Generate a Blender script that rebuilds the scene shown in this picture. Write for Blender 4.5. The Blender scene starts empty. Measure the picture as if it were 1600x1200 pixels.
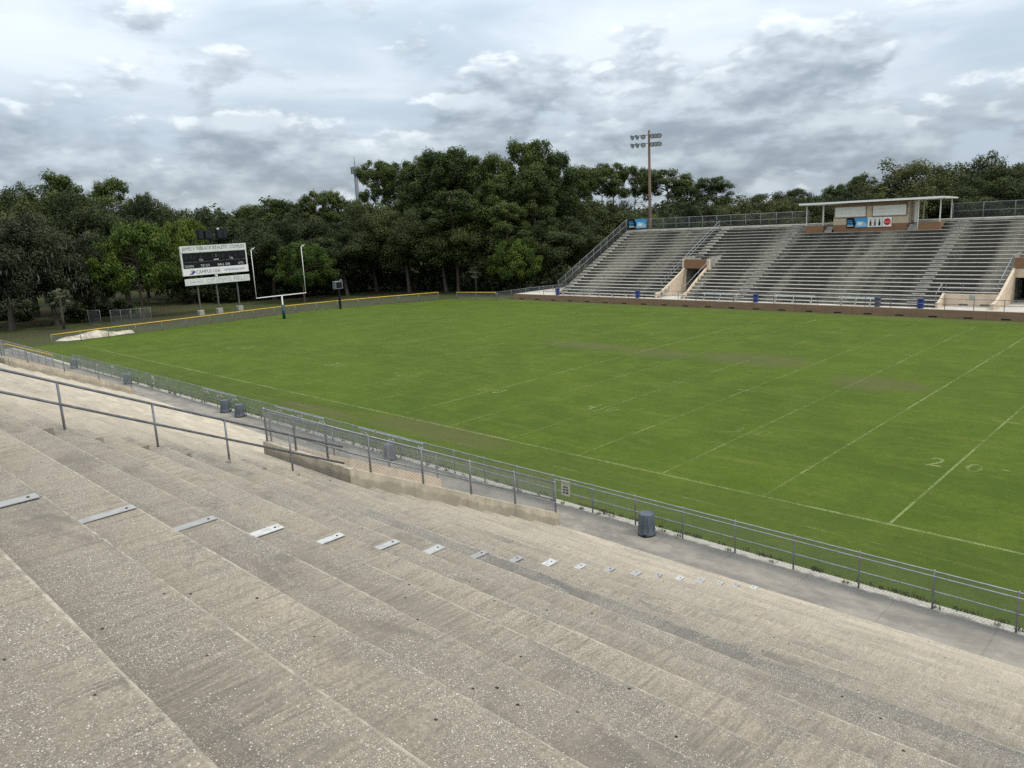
import bpy, math, random
import numpy as np
from mathutils import Vector, Matrix

# ------------------------------------------------------------------ camera, sky, sun
S = bpy.context.scene
COL = S.collection
CAM = Vector((35.661, -26.347, 10.670))
FPX, YAW, PITCH, ROLL = 1195.74, math.radians(-44.6209), math.radians(11.7776), math.radians(-2.8450)
_fwd = Vector((math.sin(YAW) * math.cos(PITCH), math.cos(YAW) * math.cos(PITCH), -math.sin(PITCH)))
_right = Vector((math.cos(YAW), -math.sin(YAW), 0.0))
_up = _right.cross(_fwd)
R_ = _right * math.cos(ROLL) + _up * math.sin(ROLL)
U_ = -_right * math.sin(ROLL) + _up * math.cos(ROLL)
cd = bpy.data.cameras.new('camera')
cd.sensor_fit = 'HORIZONTAL'; cd.sensor_width = 36.0; cd.lens = FPX / 1600.0 * 36.0
cd.clip_start = 0.05; cd.clip_end = 6000.0
cam = bpy.data.objects.new('camera', cd); COL.objects.link(cam)
cam.matrix_world = Matrix(((R_.x, U_.x, -_fwd.x, CAM.x), (R_.y, U_.y, -_fwd.y, CAM.y), (R_.z, U_.z, -_fwd.z, CAM.z), (0, 0, 0, 1)))
S.camera = cam

SUN_EL, SUN_AZ = math.radians(52), math.radians(70)          # azimuth clockwise from +Y
W = bpy.data.worlds.new('World'); S.world = W; W.use_nodes = True
def build_world():
    nt = W.node_tree; N = nt.nodes; L = nt.links; N.clear()
    out = N.new('ShaderNodeOutputWorld'); bg = N.new('ShaderNodeBackground'); L.new(bg.outputs[0], out.inputs[0])
    bg.inputs['Strength'].default_value = 0.1
    sky = N.new('ShaderNodeTexSky'); sky.sky_type = 'NISHITA'; sky.sun_disc = False
    sky.sun_elevation = SUN_EL; sky.sun_rotation = SUN_AZ
    tc = N.new('ShaderNodeTexCoord'); sep = N.new('ShaderNodeSeparateXYZ'); L.new(tc.outputs['Generated'], sep.inputs[0])
    def math_(op, a, b=None, clamp=False):
        n = N.new('ShaderNodeMath'); n.operation = op; n.use_clamp = clamp
        for i, v in enumerate((a, b)):
            if v is None: continue
            if isinstance(v, (int, float)): n.inputs[i].default_value = v
            else: L.new(v, n.inputs[i])
        return n.outputs[0]
    def rng(v, a, b, c, d):
        n = N.new('ShaderNodeMapRange'); n.clamp = True; n.interpolation_type = 'SMOOTHSTEP'
        L.new(v, n.inputs[0])
        for i, x in enumerate((a, b, c, d)): n.inputs[i + 1].default_value = x
        return n.outputs[0]
    def noise(scale, zs, det, rough, dist, off=(0, 0, 0)):
        m = N.new('ShaderNodeMapping'); L.new(tc.outputs['Generated'], m.inputs[0])
        m.inputs['Scale'].default_value = (scale, scale, scale * zs); m.inputs['Location'].default_value = off
        n = N.new('ShaderNodeTexNoise'); n.inputs['Scale'].default_value = 1.0
        n.inputs['Detail'].default_value = det; n.inputs['Roughness'].default_value = rough; n.inputs['Distortion'].default_value = dist
        L.new(m.outputs[0], n.inputs[0]); return n.outputs['Fac']
    z = math_('MAXIMUM', sep.outputs[2], 0.0)
    def puff(dz, det):
        return noise(5.6, 2.35, det, 0.57, 0.0, (3.1, 7.7, 0.4 + dz))
    cum = puff(0.0, 9)                                            # heaped cloud bodies
    cum_up = puff(0.22, 4)                                        # the same bodies a little higher up: tells lit tops from shaded bases
    top = noise(3.0, 4.0, 5, 0.5, 0.5, (11.0, 2.0, 1.0))          # high thin layer
    band = noise(1.9, 6.0, 3, 0.5, 0.0, (1.0, 5.0, 2.0))          # broad banks toward the horizon
    def rgbmix(f, a, c):
        n = N.new('ShaderNodeMixRGB')
        for k, v in enumerate((f, a, c)):
            if isinstance(v, tuple): n.inputs[k].default_value = v + (1,)
            elif isinstance(v, float): n.inputs[k].default_value = v
            else: L.new(v, n.inputs[k])
        return n.outputs[0]
    low = rng(z, 0.0, 0.30, 0.105, -0.115)
    dens = math_('ADD', math_('ADD', cum, low), math_('MULTIPLY', math_('SUBTRACT', band, 0.5), 0.22))
    pale = rgbmix(rng(top, 0.34, 0.66, 0.0, 1.0), (0.425, 0.505, 0.585), (0.625, 0.690, 0.740))
    shade = rng(math_('SUBTRACT', cum, cum_up), -0.13, 0.15, 0.0, 1.0)
    body = rgbmix(shade, (0.228, 0.278, 0.332), (0.560, 0.628, 0.675))
    body = rgbmix(rng(z, 0.10, 0.0, 0.0, 0.35), body, (0.205, 0.252, 0.308))
    body = rgbmix(math_('MULTIPLY', rng(shade, 0.62, 1.0, 0.0, 1.0), rng(dens, 0.62, 0.51, 0.0, 0.72)), body, (0.90, 0.94, 0.955))
    col = rgbmix(rng(dens, 0.455, 0.555, 0.0, 0.86), pale, body)
    col = rgbmix(rng(z, 0.25, 0.8, 0.0, 0.8), col, (0.66, 0.68, 0.69))
    class mx: outputs = [col]
    mul = N.new('ShaderNodeVectorMath'); mul.operation = 'SCALE'; L.new(mx.outputs[0], mul.inputs[0])
    L.new(math_('MULTIPLY', 10.0, math_('ADD', 1.0, math_('MULTIPLY', z, 1.6))), mul.inputs['Scale'])
    mix = N.new('ShaderNodeMixRGB'); mix.inputs[0].default_value = 0.93
    L.new(sky.outputs[0], mix.inputs[1]); L.new(mul.outputs[0], mix.inputs[2]); L.new(mix.outputs[0], bg.inputs[0])
build_world()
W.cycles.sampling_method = 'MANUAL'; W.cycles.sample_map_resolution = 512
C_ = S.cycles; C_.max_bounces = 6; C_.diffuse_bounces = 3; C_.glossy_bounces = 2; C_.transmission_bounces = 3; C_.transparent_max_bounces = 6
C_.use_adaptive_sampling = True; C_.adaptive_threshold = 0.01; C_.use_denoising = False; C_.caustics_reflective = False; C_.caustics_refractive = False
sd = bpy.data.lights.new('sun', 'SUN'); sd.energy = 1.5; sd.angle = math.radians(11); sd.color = (1.0, 0.955, 0.88)
sun = bpy.data.objects.new('sun', sd); COL.objects.link(sun); sun.location = (0, 0, 60)
_sd = Vector((math.sin(SUN_AZ) * math.cos(SUN_EL), math.cos(SUN_AZ) * math.cos(SUN_EL), math.sin(SUN_EL)))
sun.rotation_euler = _sd.to_track_quat('Z', 'Y').to_euler()
S.view_settings.view_transform = 'Standard'; S.view_settings.look = 'None'
S.view_settings.exposure = 0.14; S.view_settings.gamma = 1.0; S.view_settings.use_curve_mapping = False

# ------------------------------------------------------------------ helpers
def link(o, parent=None):
    COL.objects.link(o)
    if parent is not None: o.parent = parent
    return o
def tag(o, label=None, cat=None, group=None, kind=None):
    if label: o['label'] = label
    if cat: o['category'] = cat
    if group: o['group'] = group
    if kind: o['kind'] = kind
    return o
def thing(name, label, cat, loc=(0, 0, 0), group=None, rz=0.0):
    o = bpy.data.objects.new(name, None); o.empty_display_size = 0.3
    o.location = loc; o.rotation_euler = (0, 0, rz); link(o)
    return tag(o, label, cat, group)
class MB:
    def __init__(s): s.v = []; s.f = []; s.m = []; s.sm = []
    def face(s, idx, mi=0, sm=False): s.f.append(tuple(idx)); s.m.append(mi); s.sm.append(sm)
    def add(s, vs): b = len(s.v); s.v.extend(tuple(x) for x in vs); return b
    def box(s, x0, x1, y0, y1, z0, z1, mi=0):
        b = s.add([(x0, y0, z0), (x1, y0, z0), (x1, y1, z0), (x0, y1, z0), (x0, y0, z1), (x1, y0, z1), (x1, y1, z1), (x0, y1, z1)])
        for q in ((0, 3, 2, 1), (4, 5, 6, 7), (0, 1, 5, 4), (1, 2, 6, 5), (2, 3, 7, 6), (3, 0, 4, 7)): s.face([b + i for i in q], mi)
        return s
    def hexa(s, bot, top, mi=0):
        b = s.add(list(bot) + list(top)); n = len(bot)
        s.face([b + i for i in reversed(range(n))], mi); s.face([b + n + i for i in range(n)], mi)
        for i in range(n):
            j = (i + 1) % n; s.face([b + i, b + j, b + n + j, b + n + i], mi)
        return s
    def bevbox(s, x0, x1, y0, y1, z0, z1, e=0.02, mi=0):
        def ring(z, d): return [(x0 + d, y0 + d, z), (x1 - d, y0 + d, z), (x1 - d, y1 - d, z), (x0 + d, y1 - d, z)]
        rs = [ring(z0, e), ring(z0 + e, 0), ring(z1 - e, 0), ring(z1, e)]
        b = s.add([p for q in rs for p in q])
        s.face([b + 3, b + 2, b + 1, b], mi); s.face([b + 12, b + 13, b + 14, b + 15], mi)
        for k in range(3):
            for i in range(4):
                j = (i + 1) % 4; s.face([b + 4 * k + i, b + 4 * k + j, b + 4 * k + 4 + j, b + 4 * k + 4 + i], mi)
        return s
    def tube(s, pts, rad, n=8, mi=0, caps=True):
        pts = [Vector(p) for p in pts]; rads = rad if isinstance(rad, (list, tuple)) else [rad] * len(pts)
        b0 = len(s.v); prev = None
        for i, p in enumerate(pts):
            d = (pts[min(i + 1, len(pts) - 1)] - pts[max(i - 1, 0)]).normalized()
            if prev is None: a = d.cross(Vector((0, 0, 1)) if abs(d.z) < 0.9 else Vector((1, 0, 0))).normalized()
            else: a = (prev - d * prev.dot(d)).normalized()
            prev = a; c = d.cross(a)
            for k in range(n):
                t = 2 * math.pi * k / n; s.v.append(tuple(p + (a * math.cos(t) + c * math.sin(t)) * rads[i]))
        for i in range(len(pts) - 1):
            for k in range(n):
                j = (k + 1) % n; s.face([b0 + i * n + k, b0 + i * n + j, b0 + (i + 1) * n + j, b0 + (i + 1) * n + k], mi, True)
        if caps:
            s.face([b0 + k for k in reversed(range(n))], mi); e = b0 + (len(pts) - 1) * n; s.face([e + k for k in range(n)], mi)
        return s
    def lathe(s, prof, n=24, c=(0, 0, 0), mi=0, smooth=True):
        b0 = len(s.v)
        for r, z in prof:
            for k in range(n):
                t = 2 * math.pi * k / n; s.v.append((c[0] + r * math.cos(t), c[1] + r * math.sin(t), c[2] + z))
        for i in range(len(prof) - 1):
            for k in range(n):
                j = (k + 1) % n; s.face([b0 + i * n + k, b0 + i * n + j, b0 + (i + 1) * n + j, b0 + (i + 1) * n + k], mi, smooth)
        s.face([b0 + k for k in reversed(range(n))], mi); e = b0 + (len(prof) - 1) * n; s.face([e + k for k in range(n)], mi)
        return s
    def mesh(s, name, mats):
        me = bpy.data.meshes.new(name); me.from_pydata(s.v, [], s.f)
        for m in (mats if isinstance(mats, (list, tuple)) else [mats]): me.materials.append(m)
        me.polygons.foreach_set('material_index', s.m); me.polygons.foreach_set('use_smooth', s.sm); me.update()
        return me
    def build(s, name, mats, parent=None, loc=None):
        o = bpy.data.objects.new(name, s.mesh(name, mats)); link(o, parent)
        if loc is not None: o.location = loc
        elif parent is not None: o.location = -parent.location if parent.rotation_euler.z == 0 else (0, 0, 0)
        return o
def copy_tree(o, parent=None):
    c = o.copy(); link(c); c.parent = parent
    for ch in list(o.children): copy_tree(ch, c)
    return c
def ground_at(px, D):
    """ground point at depth D in front of the camera, in the direction of picture column px (1600 wide)"""
    k = _fwd + R_ * ((px - 800) / FPX); t = (k.z + CAM.z / D) / U_.z
    return CAM + (k - U_ * t) * D
def height_at(px, py, D):
    return (CAM + (_fwd + R_ * ((px - 800) / FPX) - U_ * ((py - 600) / FPX)) * D).z

# ------------------------------------------------------------------ materials
class NT:
    def __init__(s, name):
        s.mat = bpy.data.materials.new(name); s.mat.use_nodes = True; s.nt = s.mat.node_tree; s.N = s.nt.nodes; s.L = s.nt.links
        s.N.clear(); s.out = s.N.new('ShaderNodeOutputMaterial')
        s.pos = s.N.new('ShaderNodeNewGeometry')
    def n(s, t, **kw):
        x = s.N.new(t)
        for k, v in kw.items(): setattr(x, k, v)
        return x
    def put(s, sock, v):
        if isinstance(v, (int, float)): sock.default_value = v
        elif isinstance(v, (tuple, list)): sock.default_value = tuple(v) + ((1,) if len(v) == 3 and len(sock.default_value) == 4 else ())
        else: s.L.new(v, sock)
    def math(s, op, a, b=0.0, clamp=False):
        x = s.n('ShaderNodeMath', operation=op, use_clamp=clamp); s.put(x.inputs[0], a); s.put(x.inputs[1], b); return x.outputs[0]
    def rng(s, v, a, b, c=0.0, d=1.0):
        x = s.n('ShaderNodeMapRange', clamp=True, interpolation_type='SMOOTHSTEP'); s.put(x.inputs[0], v)
        for i, q in enumerate((a, b, c, d)): x.inputs[i + 1].default_value = q
        return x.outputs[0]
    def map(s, scale=(1, 1, 1), loc=(0, 0, 0), vec=None):
        x = s.n('ShaderNodeMapping'); s.L.new(vec or s.pos.outputs['Position'], x.inputs[0]); x.inputs['Scale'].default_value = scale; x.inputs['Location'].default_value = loc; return x.outputs[0]
    def noise(s, scale, det=4, rough=0.55, sc=(1, 1, 1), loc=(0, 0, 0), dist=0.0):
        x = s.n('ShaderNodeTexNoise'); s.L.new(s.map(sc, loc), x.inputs[0]); x.inputs['Scale'].default_value = scale; x.inputs['Detail'].default_value = det
        x.inputs['Roughness'].default_value = rough; x.inputs['Distortion'].default_value = dist; return x.outputs['Fac']
    def voro(s, scale, sc=(1, 1, 1), loc=(0, 0, 0)):
        x = s.n('ShaderNodeTexVoronoi'); s.L.new(s.map(sc, loc), x.inputs[0]); x.inputs['Scale'].default_value = scale; return x
    def mix(s, f, a, b, mode='MIX'):
        x = s.n('ShaderNodeMixRGB', blend_type=mode); s.put(x.inputs[0], f); s.put(x.inputs[1], a); s.put(x.inputs[2], b); return x.outputs[0]
    def bsdf(s, col, rough=0.8, metal=0.0, bump=None, bstr=0.3, bdist=0.01, spec=0.4):
        b = s.n('ShaderNodeBsdfPrincipled'); s.put(b.inputs['Base Color'], col); s.put(b.inputs['Roughness'], rough); s.put(b.inputs['Metallic'], metal)
        b.inputs['Specular IOR Level'].default_value = spec
        if bump is not None:
            q = s.n('ShaderNodeBump'); q.inputs['Strength'].default_value = bstr; q.inputs['Distance'].default_value = bdist; s.L.new(bump, q.inputs['Height']); s.L.new(q.outputs[0], b.inputs['Normal'])
        return b.outputs[0]
    def done(s, sh): s.L.new(sh, s.out.inputs[0]); return s.mat
def simple(name, c1, c2=None, scale=3.0, rough=0.7, metal=0.0, sc=(1, 1, 1), bump=0.04, lo=0.35, hi=0.65, spec=0.4):
    m = NT(name); c2 = c2 or tuple(x * 0.8 for x in c1)
    f = m.noise(scale, 6, 0.6, sc)
    g = m.noise(scale * 9, 3, 0.6, sc)
    col = m.mix(m.rng(f, lo, hi), c1, c2); col = m.mix(m.math('MULTIPLY', m.rng(g, 0.3, 0.8), 0.18), col, tuple(x * 0.5 for x in c1))
    return m.done(m.bsdf(col, rough, metal, g, bump, 0.005, spec))
def mat_parapet():
    m = NT('stained_parapet_concrete')
    sp = m.n('ShaderNodeSeparateXYZ'); m.L.new(m.pos.outputs['Position'], sp.inputs[0]); Y, Z = sp.outputs[1], sp.outputs[2]
    a = m.noise(1.4, 6, 0.6); b = m.noise(5, 5, 0.65, (1, 1, 0.4)); c = m.noise(30, 3, 0.6)
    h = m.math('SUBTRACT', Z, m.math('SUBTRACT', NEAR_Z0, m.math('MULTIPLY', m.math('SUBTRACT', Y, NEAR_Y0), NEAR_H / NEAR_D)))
    col = m.mix(m.rng(a, 0.35, 0.65), (0.54, 0.47, 0.36), (0.41, 0.36, 0.28))
    col = m.mix(m.math('MULTIPLY', m.rng(b, 0.45, 0.7), 0.5), col, (0.27, 0.235, 0.18))
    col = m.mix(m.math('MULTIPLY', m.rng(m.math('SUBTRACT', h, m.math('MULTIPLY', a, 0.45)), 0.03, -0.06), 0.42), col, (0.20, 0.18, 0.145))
    return m.done(m.bsdf(col, 0.92, 0, c, 0.4, 0.006, 0.2))
NEAR_Y0, NEAR_D, NEAR_Z0, NEAR_H = -24.31, 0.914, 8.055, 0.418          # nosing of row 0, tread, riser of the near stand
def mat_terrace():
    m = NT('weathered_aggregate_concrete')
    sp = m.n('ShaderNodeSeparateXYZ'); m.L.new(m.pos.outputs['Position'], sp.inputs[0]); X, Y = sp.outputs[0], sp.outputs[1]
    row = m.math('DIVIDE', m.math('SUBTRACT', Y, NEAR_Y0 - NEAR_D), NEAR_D); ri = m.math('FLOOR', row); fr = m.math('FRACT', row)
    wn = m.n('ShaderNodeTexWhiteNoise', noise_dimensions='1D'); m.L.new(ri, wn.inputs['W']); rr = wn.outputs['Value']
    big = m.noise(0.55, 5, 0.6, (0.8, 1.3, 1)); mid = m.noise(2.2, 6, 0.62, (1, 1, 1), (3, 1, 0))
    streak = m.noise(1.0, 7, 0.68, (8.5, 0.75, 0.6), (0, 0, 0), 1.1)
    stain = m.noise(0.8, 8, 0.70, (0.50, 1.5, 1), (7, 3, 0), 0.9)
    base = m.mix(m.rng(big, 0.35, 0.65), (0.500, 0.416, 0.314), (0.396, 0.336, 0.260))
    base = m.mix(m.math('MULTIPLY', m.rng(mid, 0.38, 0.72), 0.45), base, (0.250, 0.218, 0.172))
    base = m.mix(m.math('MULTIPLY', m.rng(streak, 0.47, 0.64), m.rng(big, 0.62, 0.40, 0.22, 0.62)), base, (0.175, 0.158, 0.130))
    st2 = m.noise(1.0, 5, 0.65, (24.0, 1.6, 1.0), (4, 1, 0), 0.8); base = m.mix(m.math('MULTIPLY', m.rng(st2, 0.48, 0.60), m.rng(m.noise(0.7, 4, 0.6, (0.7, 1.4, 1), (8, 0, 2)), 0.40, 0.58, 0.12, 0.75)), base, (0.140, 0.124, 0.100))
    grit = m.noise(34, 5, 0.75, (1, 1, 1), (1, 2, 3)); base = m.mix(m.rng(grit, 0.40, 0.64, 0.0, 0.62), base, (0.165, 0.148, 0.122)); grit2 = m.noise(9, 5, 0.7, (1, 1, 1), (6, 2, 3)); base = m.mix(m.rng(grit2, 0.48, 0.70, 0.0, 0.45), base, (0.205, 0.185, 0.150))
    base = m.mix(m.rng(rr, 0.0, 1.0, 0.0, 0.32), base, (0.225, 0.198, 0.160))
    expo = m.rng(m.noise(1.1, 8, 0.72, (0.7, 1.3, 1), (2, 8, 0), 0.8), 0.42, 0.56, 0.07, 0.88)
    base = m.mix(m.math('MULTIPLY', expo, 0.42), base, (0.165, 0.146, 0.120))
    st = m.math('MULTIPLY', m.rng(m.math('ADD', stain, m.math('MULTIPLY', rr, 0.10)), 0.55, 0.70), 0.70)
    base = m.mix(st, base, (0.145, 0.136, 0.120))
    g_ = m.math('ADD', fr, m.math('MULTIPLY', m.math('SUBTRACT', mid, 0.5), 0.30)); tread_tone = m.math('MULTIPLY', m.rng(g_, 1.0, 0.62), m.math('ADD', 0.20, m.math('MULTIPLY', rr, 0.26)))  # tone put in to set rows apart: darker back from the nosing
    # one mildewed row toward the right of the joint
    r7 = m.math('COMPARE', ri, 7.0); r7.node.inputs[2].default_value = 0.4
    wob = m.math('ADD', fr, m.math('MULTIPLY', m.math('SUBTRACT', mid, 0.5), 0.5))
    dk = m.math('MULTIPLY', m.math('MULTIPLY', r7, m.rng(X, 21.5, 25.0)), m.math('MULTIPLY', m.rng(wob, 0.25, 0.50), m.rng(wob, 1.02, 0.90)))
    base = m.mix(m.math('MULTIPLY', dk, 0.72), base, (0.125, 0.125, 0.118))
    # paler, creamier rows low down and beyond the aisle
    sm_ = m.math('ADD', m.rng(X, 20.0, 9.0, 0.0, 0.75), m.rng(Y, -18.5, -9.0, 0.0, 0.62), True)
    cream_amt = m.math('MULTIPLY', sm_, m.rng(m.noise(1.3, 5, 0.6, (0.5, 1.5, 1), (9, 9, 0)), 0.25, 0.62, 1.0, 0.45))
    base = m.mix(m.math('MULTIPLY', tread_tone, m.math('SUBTRACT', 1.0, m.math('MULTIPLY', sm_, 0.35))), base, (0.175, 0.155, 0.125))
    base = m.mix(m.math('MULTIPLY', cream_amt, 0.74), base, (0.660, 0.568, 0.432))
    # worn lip of every step
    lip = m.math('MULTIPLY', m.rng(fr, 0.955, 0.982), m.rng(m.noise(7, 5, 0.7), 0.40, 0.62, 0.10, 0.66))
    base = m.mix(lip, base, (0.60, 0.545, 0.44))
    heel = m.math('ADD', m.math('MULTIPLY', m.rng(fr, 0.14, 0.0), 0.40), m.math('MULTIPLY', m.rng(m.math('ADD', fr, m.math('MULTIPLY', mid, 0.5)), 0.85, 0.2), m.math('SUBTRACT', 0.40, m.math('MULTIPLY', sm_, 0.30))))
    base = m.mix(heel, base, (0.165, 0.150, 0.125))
    # exposed shell and pebbles
    v = m.voro(120.0); cell = m.n('ShaderNodeSeparateColor'); m.L.new(v.outputs['Color'], cell.inputs[0])
    peb = m.math('MULTIPLY', m.rng(v.outputs['Distance'], 0.50, 0.34), m.math('LESS_THAN', cell.outputs[0], expo))
    pc = m.mix(cell.outputs[1], (0.66, 0.60, 0.49), (0.24, 0.21, 0.165))
    base = m.mix(m.math('MULTIPLY', peb, 0.78), base, pc)
    v3 = m.voro(58.0, (1, 1, 1), (3, 4, 5)); c3 = m.n('ShaderNodeSeparateColor'); m.L.new(v3.outputs['Color'], c3.inputs[0])
    peb2 = m.math('MULTIPLY', m.rng(v3.outputs['Distance'], 0.36, 0.24), m.math('LESS_THAN', c3.outputs[0], m.math('MULTIPLY', expo, 0.20)))
    base = m.mix(m.math('MULTIPLY', peb2, 0.7), base, (0.80, 0.755, 0.66))
    # scattered dark pits and gum spots
    v2 = m.voro(3.9, (1, 1.25, 1), (5, 5, 5)); c2 = m.n('ShaderNodeSeparateColor'); m.L.new(v2.outputs['Color'], c2.inputs[0])
    pit = m.math('MULTIPLY', m.rng(v2.outputs['Distance'], 0.085, 0.055), m.math('LESS_THAN', c2.outputs[0], 0.62))
    base = m.mix(pit, base, (0.03, 0.028, 0.025))
    hgt = m.math('ADD', m.math('MULTIPLY', grit, 0.8), m.math('ADD', m.math('MULTIPLY', streak, 1.6), m.math('MULTIPLY', st2, 0.6)))
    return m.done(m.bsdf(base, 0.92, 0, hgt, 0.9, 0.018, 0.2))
def mat_walk():
    m = NT('mildewed_walkway_concrete')
    sp = m.n('ShaderNodeSeparateXYZ'); m.L.new(m.pos.outputs['Position'], sp.inputs[0]); Y = sp.outputs[1]
    a = m.noise(0.8, 6, 0.6, (0.7, 1.5, 1)); b = m.noise(3.5, 6, 0.65); c = m.noise(40, 3, 0.6)
    col = m.mix(m.rng(a, 0.35, 0.65), (0.285, 0.258, 0.215), (0.180, 0.166, 0.145))
    col = m.mix(m.math('MULTIPLY', m.rng(b, 0.5, 0.75), 0.5), col, (0.36, 0.34, 0.30))
    col = m.mix(m.math('MULTIPLY', m.rng(m.math('ADD', Y, m.math('MULTIPLY', b, 0.5)), -5.25, -4.95), 0.85), col, (0.52, 0.49, 0.42))
    col = m.mix(m.math('MULTIPLY', m.math('MULTIPLY', m.rng(m.math('ADD', Y, m.math('MULTIPLY', b, 0.7)), -5.75, -5.2), m.rng(m.math('ADD', Y, m.math('MULTIPLY', b, 0.5)), -5.02, -5.2)), 0.6), col, (0.12, 0.12, 0.115))
    col = m.mix(m.math('MULTIPLY', m.rng(c, 0.35, 0.75), 0.25), col, (0.13, 0.125, 0.115))
    return m.done(m.bsdf(col, 0.9, 0, c, 0.3, 0.004, 0.25))
def mat_field():
    m = NT('worn_field_turf')
    sp = m.n('ShaderNodeSeparateXYZ'); m.L.new(m.pos.outputs['Position'], sp.inputs[0]); X, Y = sp.outputs[0], sp.outputs[1]
    a = m.noise(0.07, 5, 0.6, (1, 1.4, 1), (2, 0, 0)); b = m.noise(0.35, 6, 0.65, (1, 1, 1), (5, 1, 0)); c = m.noise(2.4, 6, 0.7); d = m.noise(14, 5, 0.7)
    f = m.noise(0.9, 5, 0.65, (0.35, 1.8, 1), (1, 1, 0), 0.4)
    col = m.mix(m.rng(a, 0.35, 0.65), (0.058, 0.092, 0.009), (0.080, 0.118, 0.011))
    col = m.mix(m.math('MULTIPLY', m.rng(b, 0.42, 0.66), 0.72), col, (0.105, 0.140, 0.017))
    col = m.mix(m.math('MULTIPLY', m.rng(f, 0.48, 0.70), 0.55), col, (0.128, 0.148, 0.030))
    col = m.mix(m.math('MULTIPLY', m.rng(c, 0.44, 0.72), 0.65), col, (0.046, 0.082, 0.013))
    col = m.mix(m.math('MULTIPLY', m.rng(d, 0.40, 0.70), 0.55), col, (0.040, 0.066, 0.012))
    mow = m.noise(0.5, 4, 0.6, (0.16, 2.2, 1), (3, 3, 0), 0.3); col = m.mix(m.rng(mow, 0.40, 0.66, 0.0, 0.38), col, (0.060, 0.098, 0.014)); e_ = m.noise(5.5, 5, 0.75, (1, 1, 1), (7, 7, 0)); col = m.mix(m.rng(e_, 0.50, 0.72, 0.0, 0.36), col, (0.135, 0.162, 0.032))
    # trampled, browner grass along the near side line and in the middle of the pitch
    def blob(x, y, rx, ry):
        e = m.math('ADD', m.math('POWER', m.math('ABSOLUTE', m.math('DIVIDE', m.math('SUBTRACT', X, x), rx)), 2.0), m.math('POWER', m.math('ABSOLUTE', m.math('DIVIDE', m.math('SUBTRACT', Y, y), ry)), 2.0))
        return m.rng(m.math('ADD', e, m.math('MULTIPLY', m.math('SUBTRACT', b, 0.5), 2.4)), 1.25, 0.25)
    side = m.math('MULTIPLY', m.rng(m.math('ADD', Y, m.math('MULTIPLY', m.math('SUBTRACT', b, 0.5), 5.0)), 0.9, -1.2), 0.26)
    col = m.mix(m.math('MULTIPLY', side, m.rng(c, 0.25, 0.65, 0.55, 1.0)), col, (0.064, 0.074, 0.022))
    dirt = m.math('MAXIMUM', m.math('MAXIMUM', blob(4.2, -1.0, 6.5, 1.5), blob(-5, -1.9, 5, 0.8)), m.math('MAXIMUM', blob(19.6, 21.9, 3.4, 2.3), m.math('MAXIMUM', blob(9.5, 26.0, 5.0, 2.6), m.math('MAXIMUM', blob(-6.5, 25.5, 5.5, 1.8), blob(1.5, 25.0, 4.0, 2.0)))))
    col = m.mix(m.math('MULTIPLY', m.math('MULTIPLY', dirt, 0.58), m.rng(c, 0.25, 0.6, 0.4, 1.0)), col, (0.100, 0.092, 0.044))
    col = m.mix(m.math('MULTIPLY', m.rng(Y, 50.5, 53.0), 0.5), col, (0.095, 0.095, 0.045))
    return m.done(m.bsdf(col, 0.95, 0, m.math('ADD', d, m.math('MULTIPLY', c, 1.5)), 0.8, 0.05, 0.1))
def mat_ground():
    m = NT('woodland_ground')
    a = m.noise(0.05, 5, 0.6); b = m.noise(0.9, 6, 0.65); c = m.noise(9, 4, 0.7)
    col = m.mix(m.rng(a, 0.4, 0.62), (0.060, 0.075, 0.024), (0.060, 0.052, 0.031))
    col = m.mix(m.math('MULTIPLY', m.rng(b, 0.42, 0.7), 0.7), col, (0.045, 0.058, 0.019))
    col = m.mix(m.math('MULTIPLY', m.rng(c, 0.4, 0.7), 0.5), col, (0.035, 0.035, 0.018))
    return m.done(m.bsdf(col, 0.95, 0, c, 0.6, 0.04, 0.1))
def mat_plate():
    m = NT('aluminium_cover_plate'); oi = m.n('ShaderNodeObjectInfo'); a = m.noise(9, 6, 0.65); b = m.noise(2.5, 4, 0.6, (8, 1, 1))
    col = m.mix(oi.outputs['Random'], (0.30, 0.30, 0.295), (0.54, 0.54, 0.525)); col = m.mix(m.math('MULTIPLY', m.rng(a, 0.45, 0.7), 0.5), col, (0.25, 0.235, 0.21)); col = m.mix(m.math('MULTIPLY', m.rng(b, 0.5, 0.7), 0.35), col, (0.40, 0.36, 0.30))
    return m.done(m.bsdf(col, m.rng(a, 0.3, 0.7, 0.45, 0.75), 0.25, a, 0.2, 0.003, 0.3))
def mat_paint(dens=0.5):
    m = NT('worn_field_paint')
    f = m.math('ADD', m.math('MULTIPLY', m.noise(2.6, 6, 0.7), 0.55), m.math('MULTIPLY', m.noise(0.28, 3, 0.5, (1, 1, 1), (4, 4, 0)), 0.55))
    k = m.rng(f, 0.64 - 0.24 * dens, 0.80 - 0.20 * dens, 0.03 + 0.18 * dens, 0.70)
    g = m.math('MULTIPLY', k, m.rng(m.noise(16, 4, 0.7), 0.30, 0.55, 0.35, 1.0))
    mx = m.n('ShaderNodeMixShader'); m.put(mx.inputs[0], g); t = m.n('ShaderNodeBsdfTransparent'); m.L.new(t.outputs[0], mx.inputs[1])
    m.L.new(m.bsdf((0.26, 0.30, 0.125), 0.9, 0, None, 0.3, 0.01, 0.1), mx.inputs[2]); return m.done(mx.outputs[0])
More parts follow.
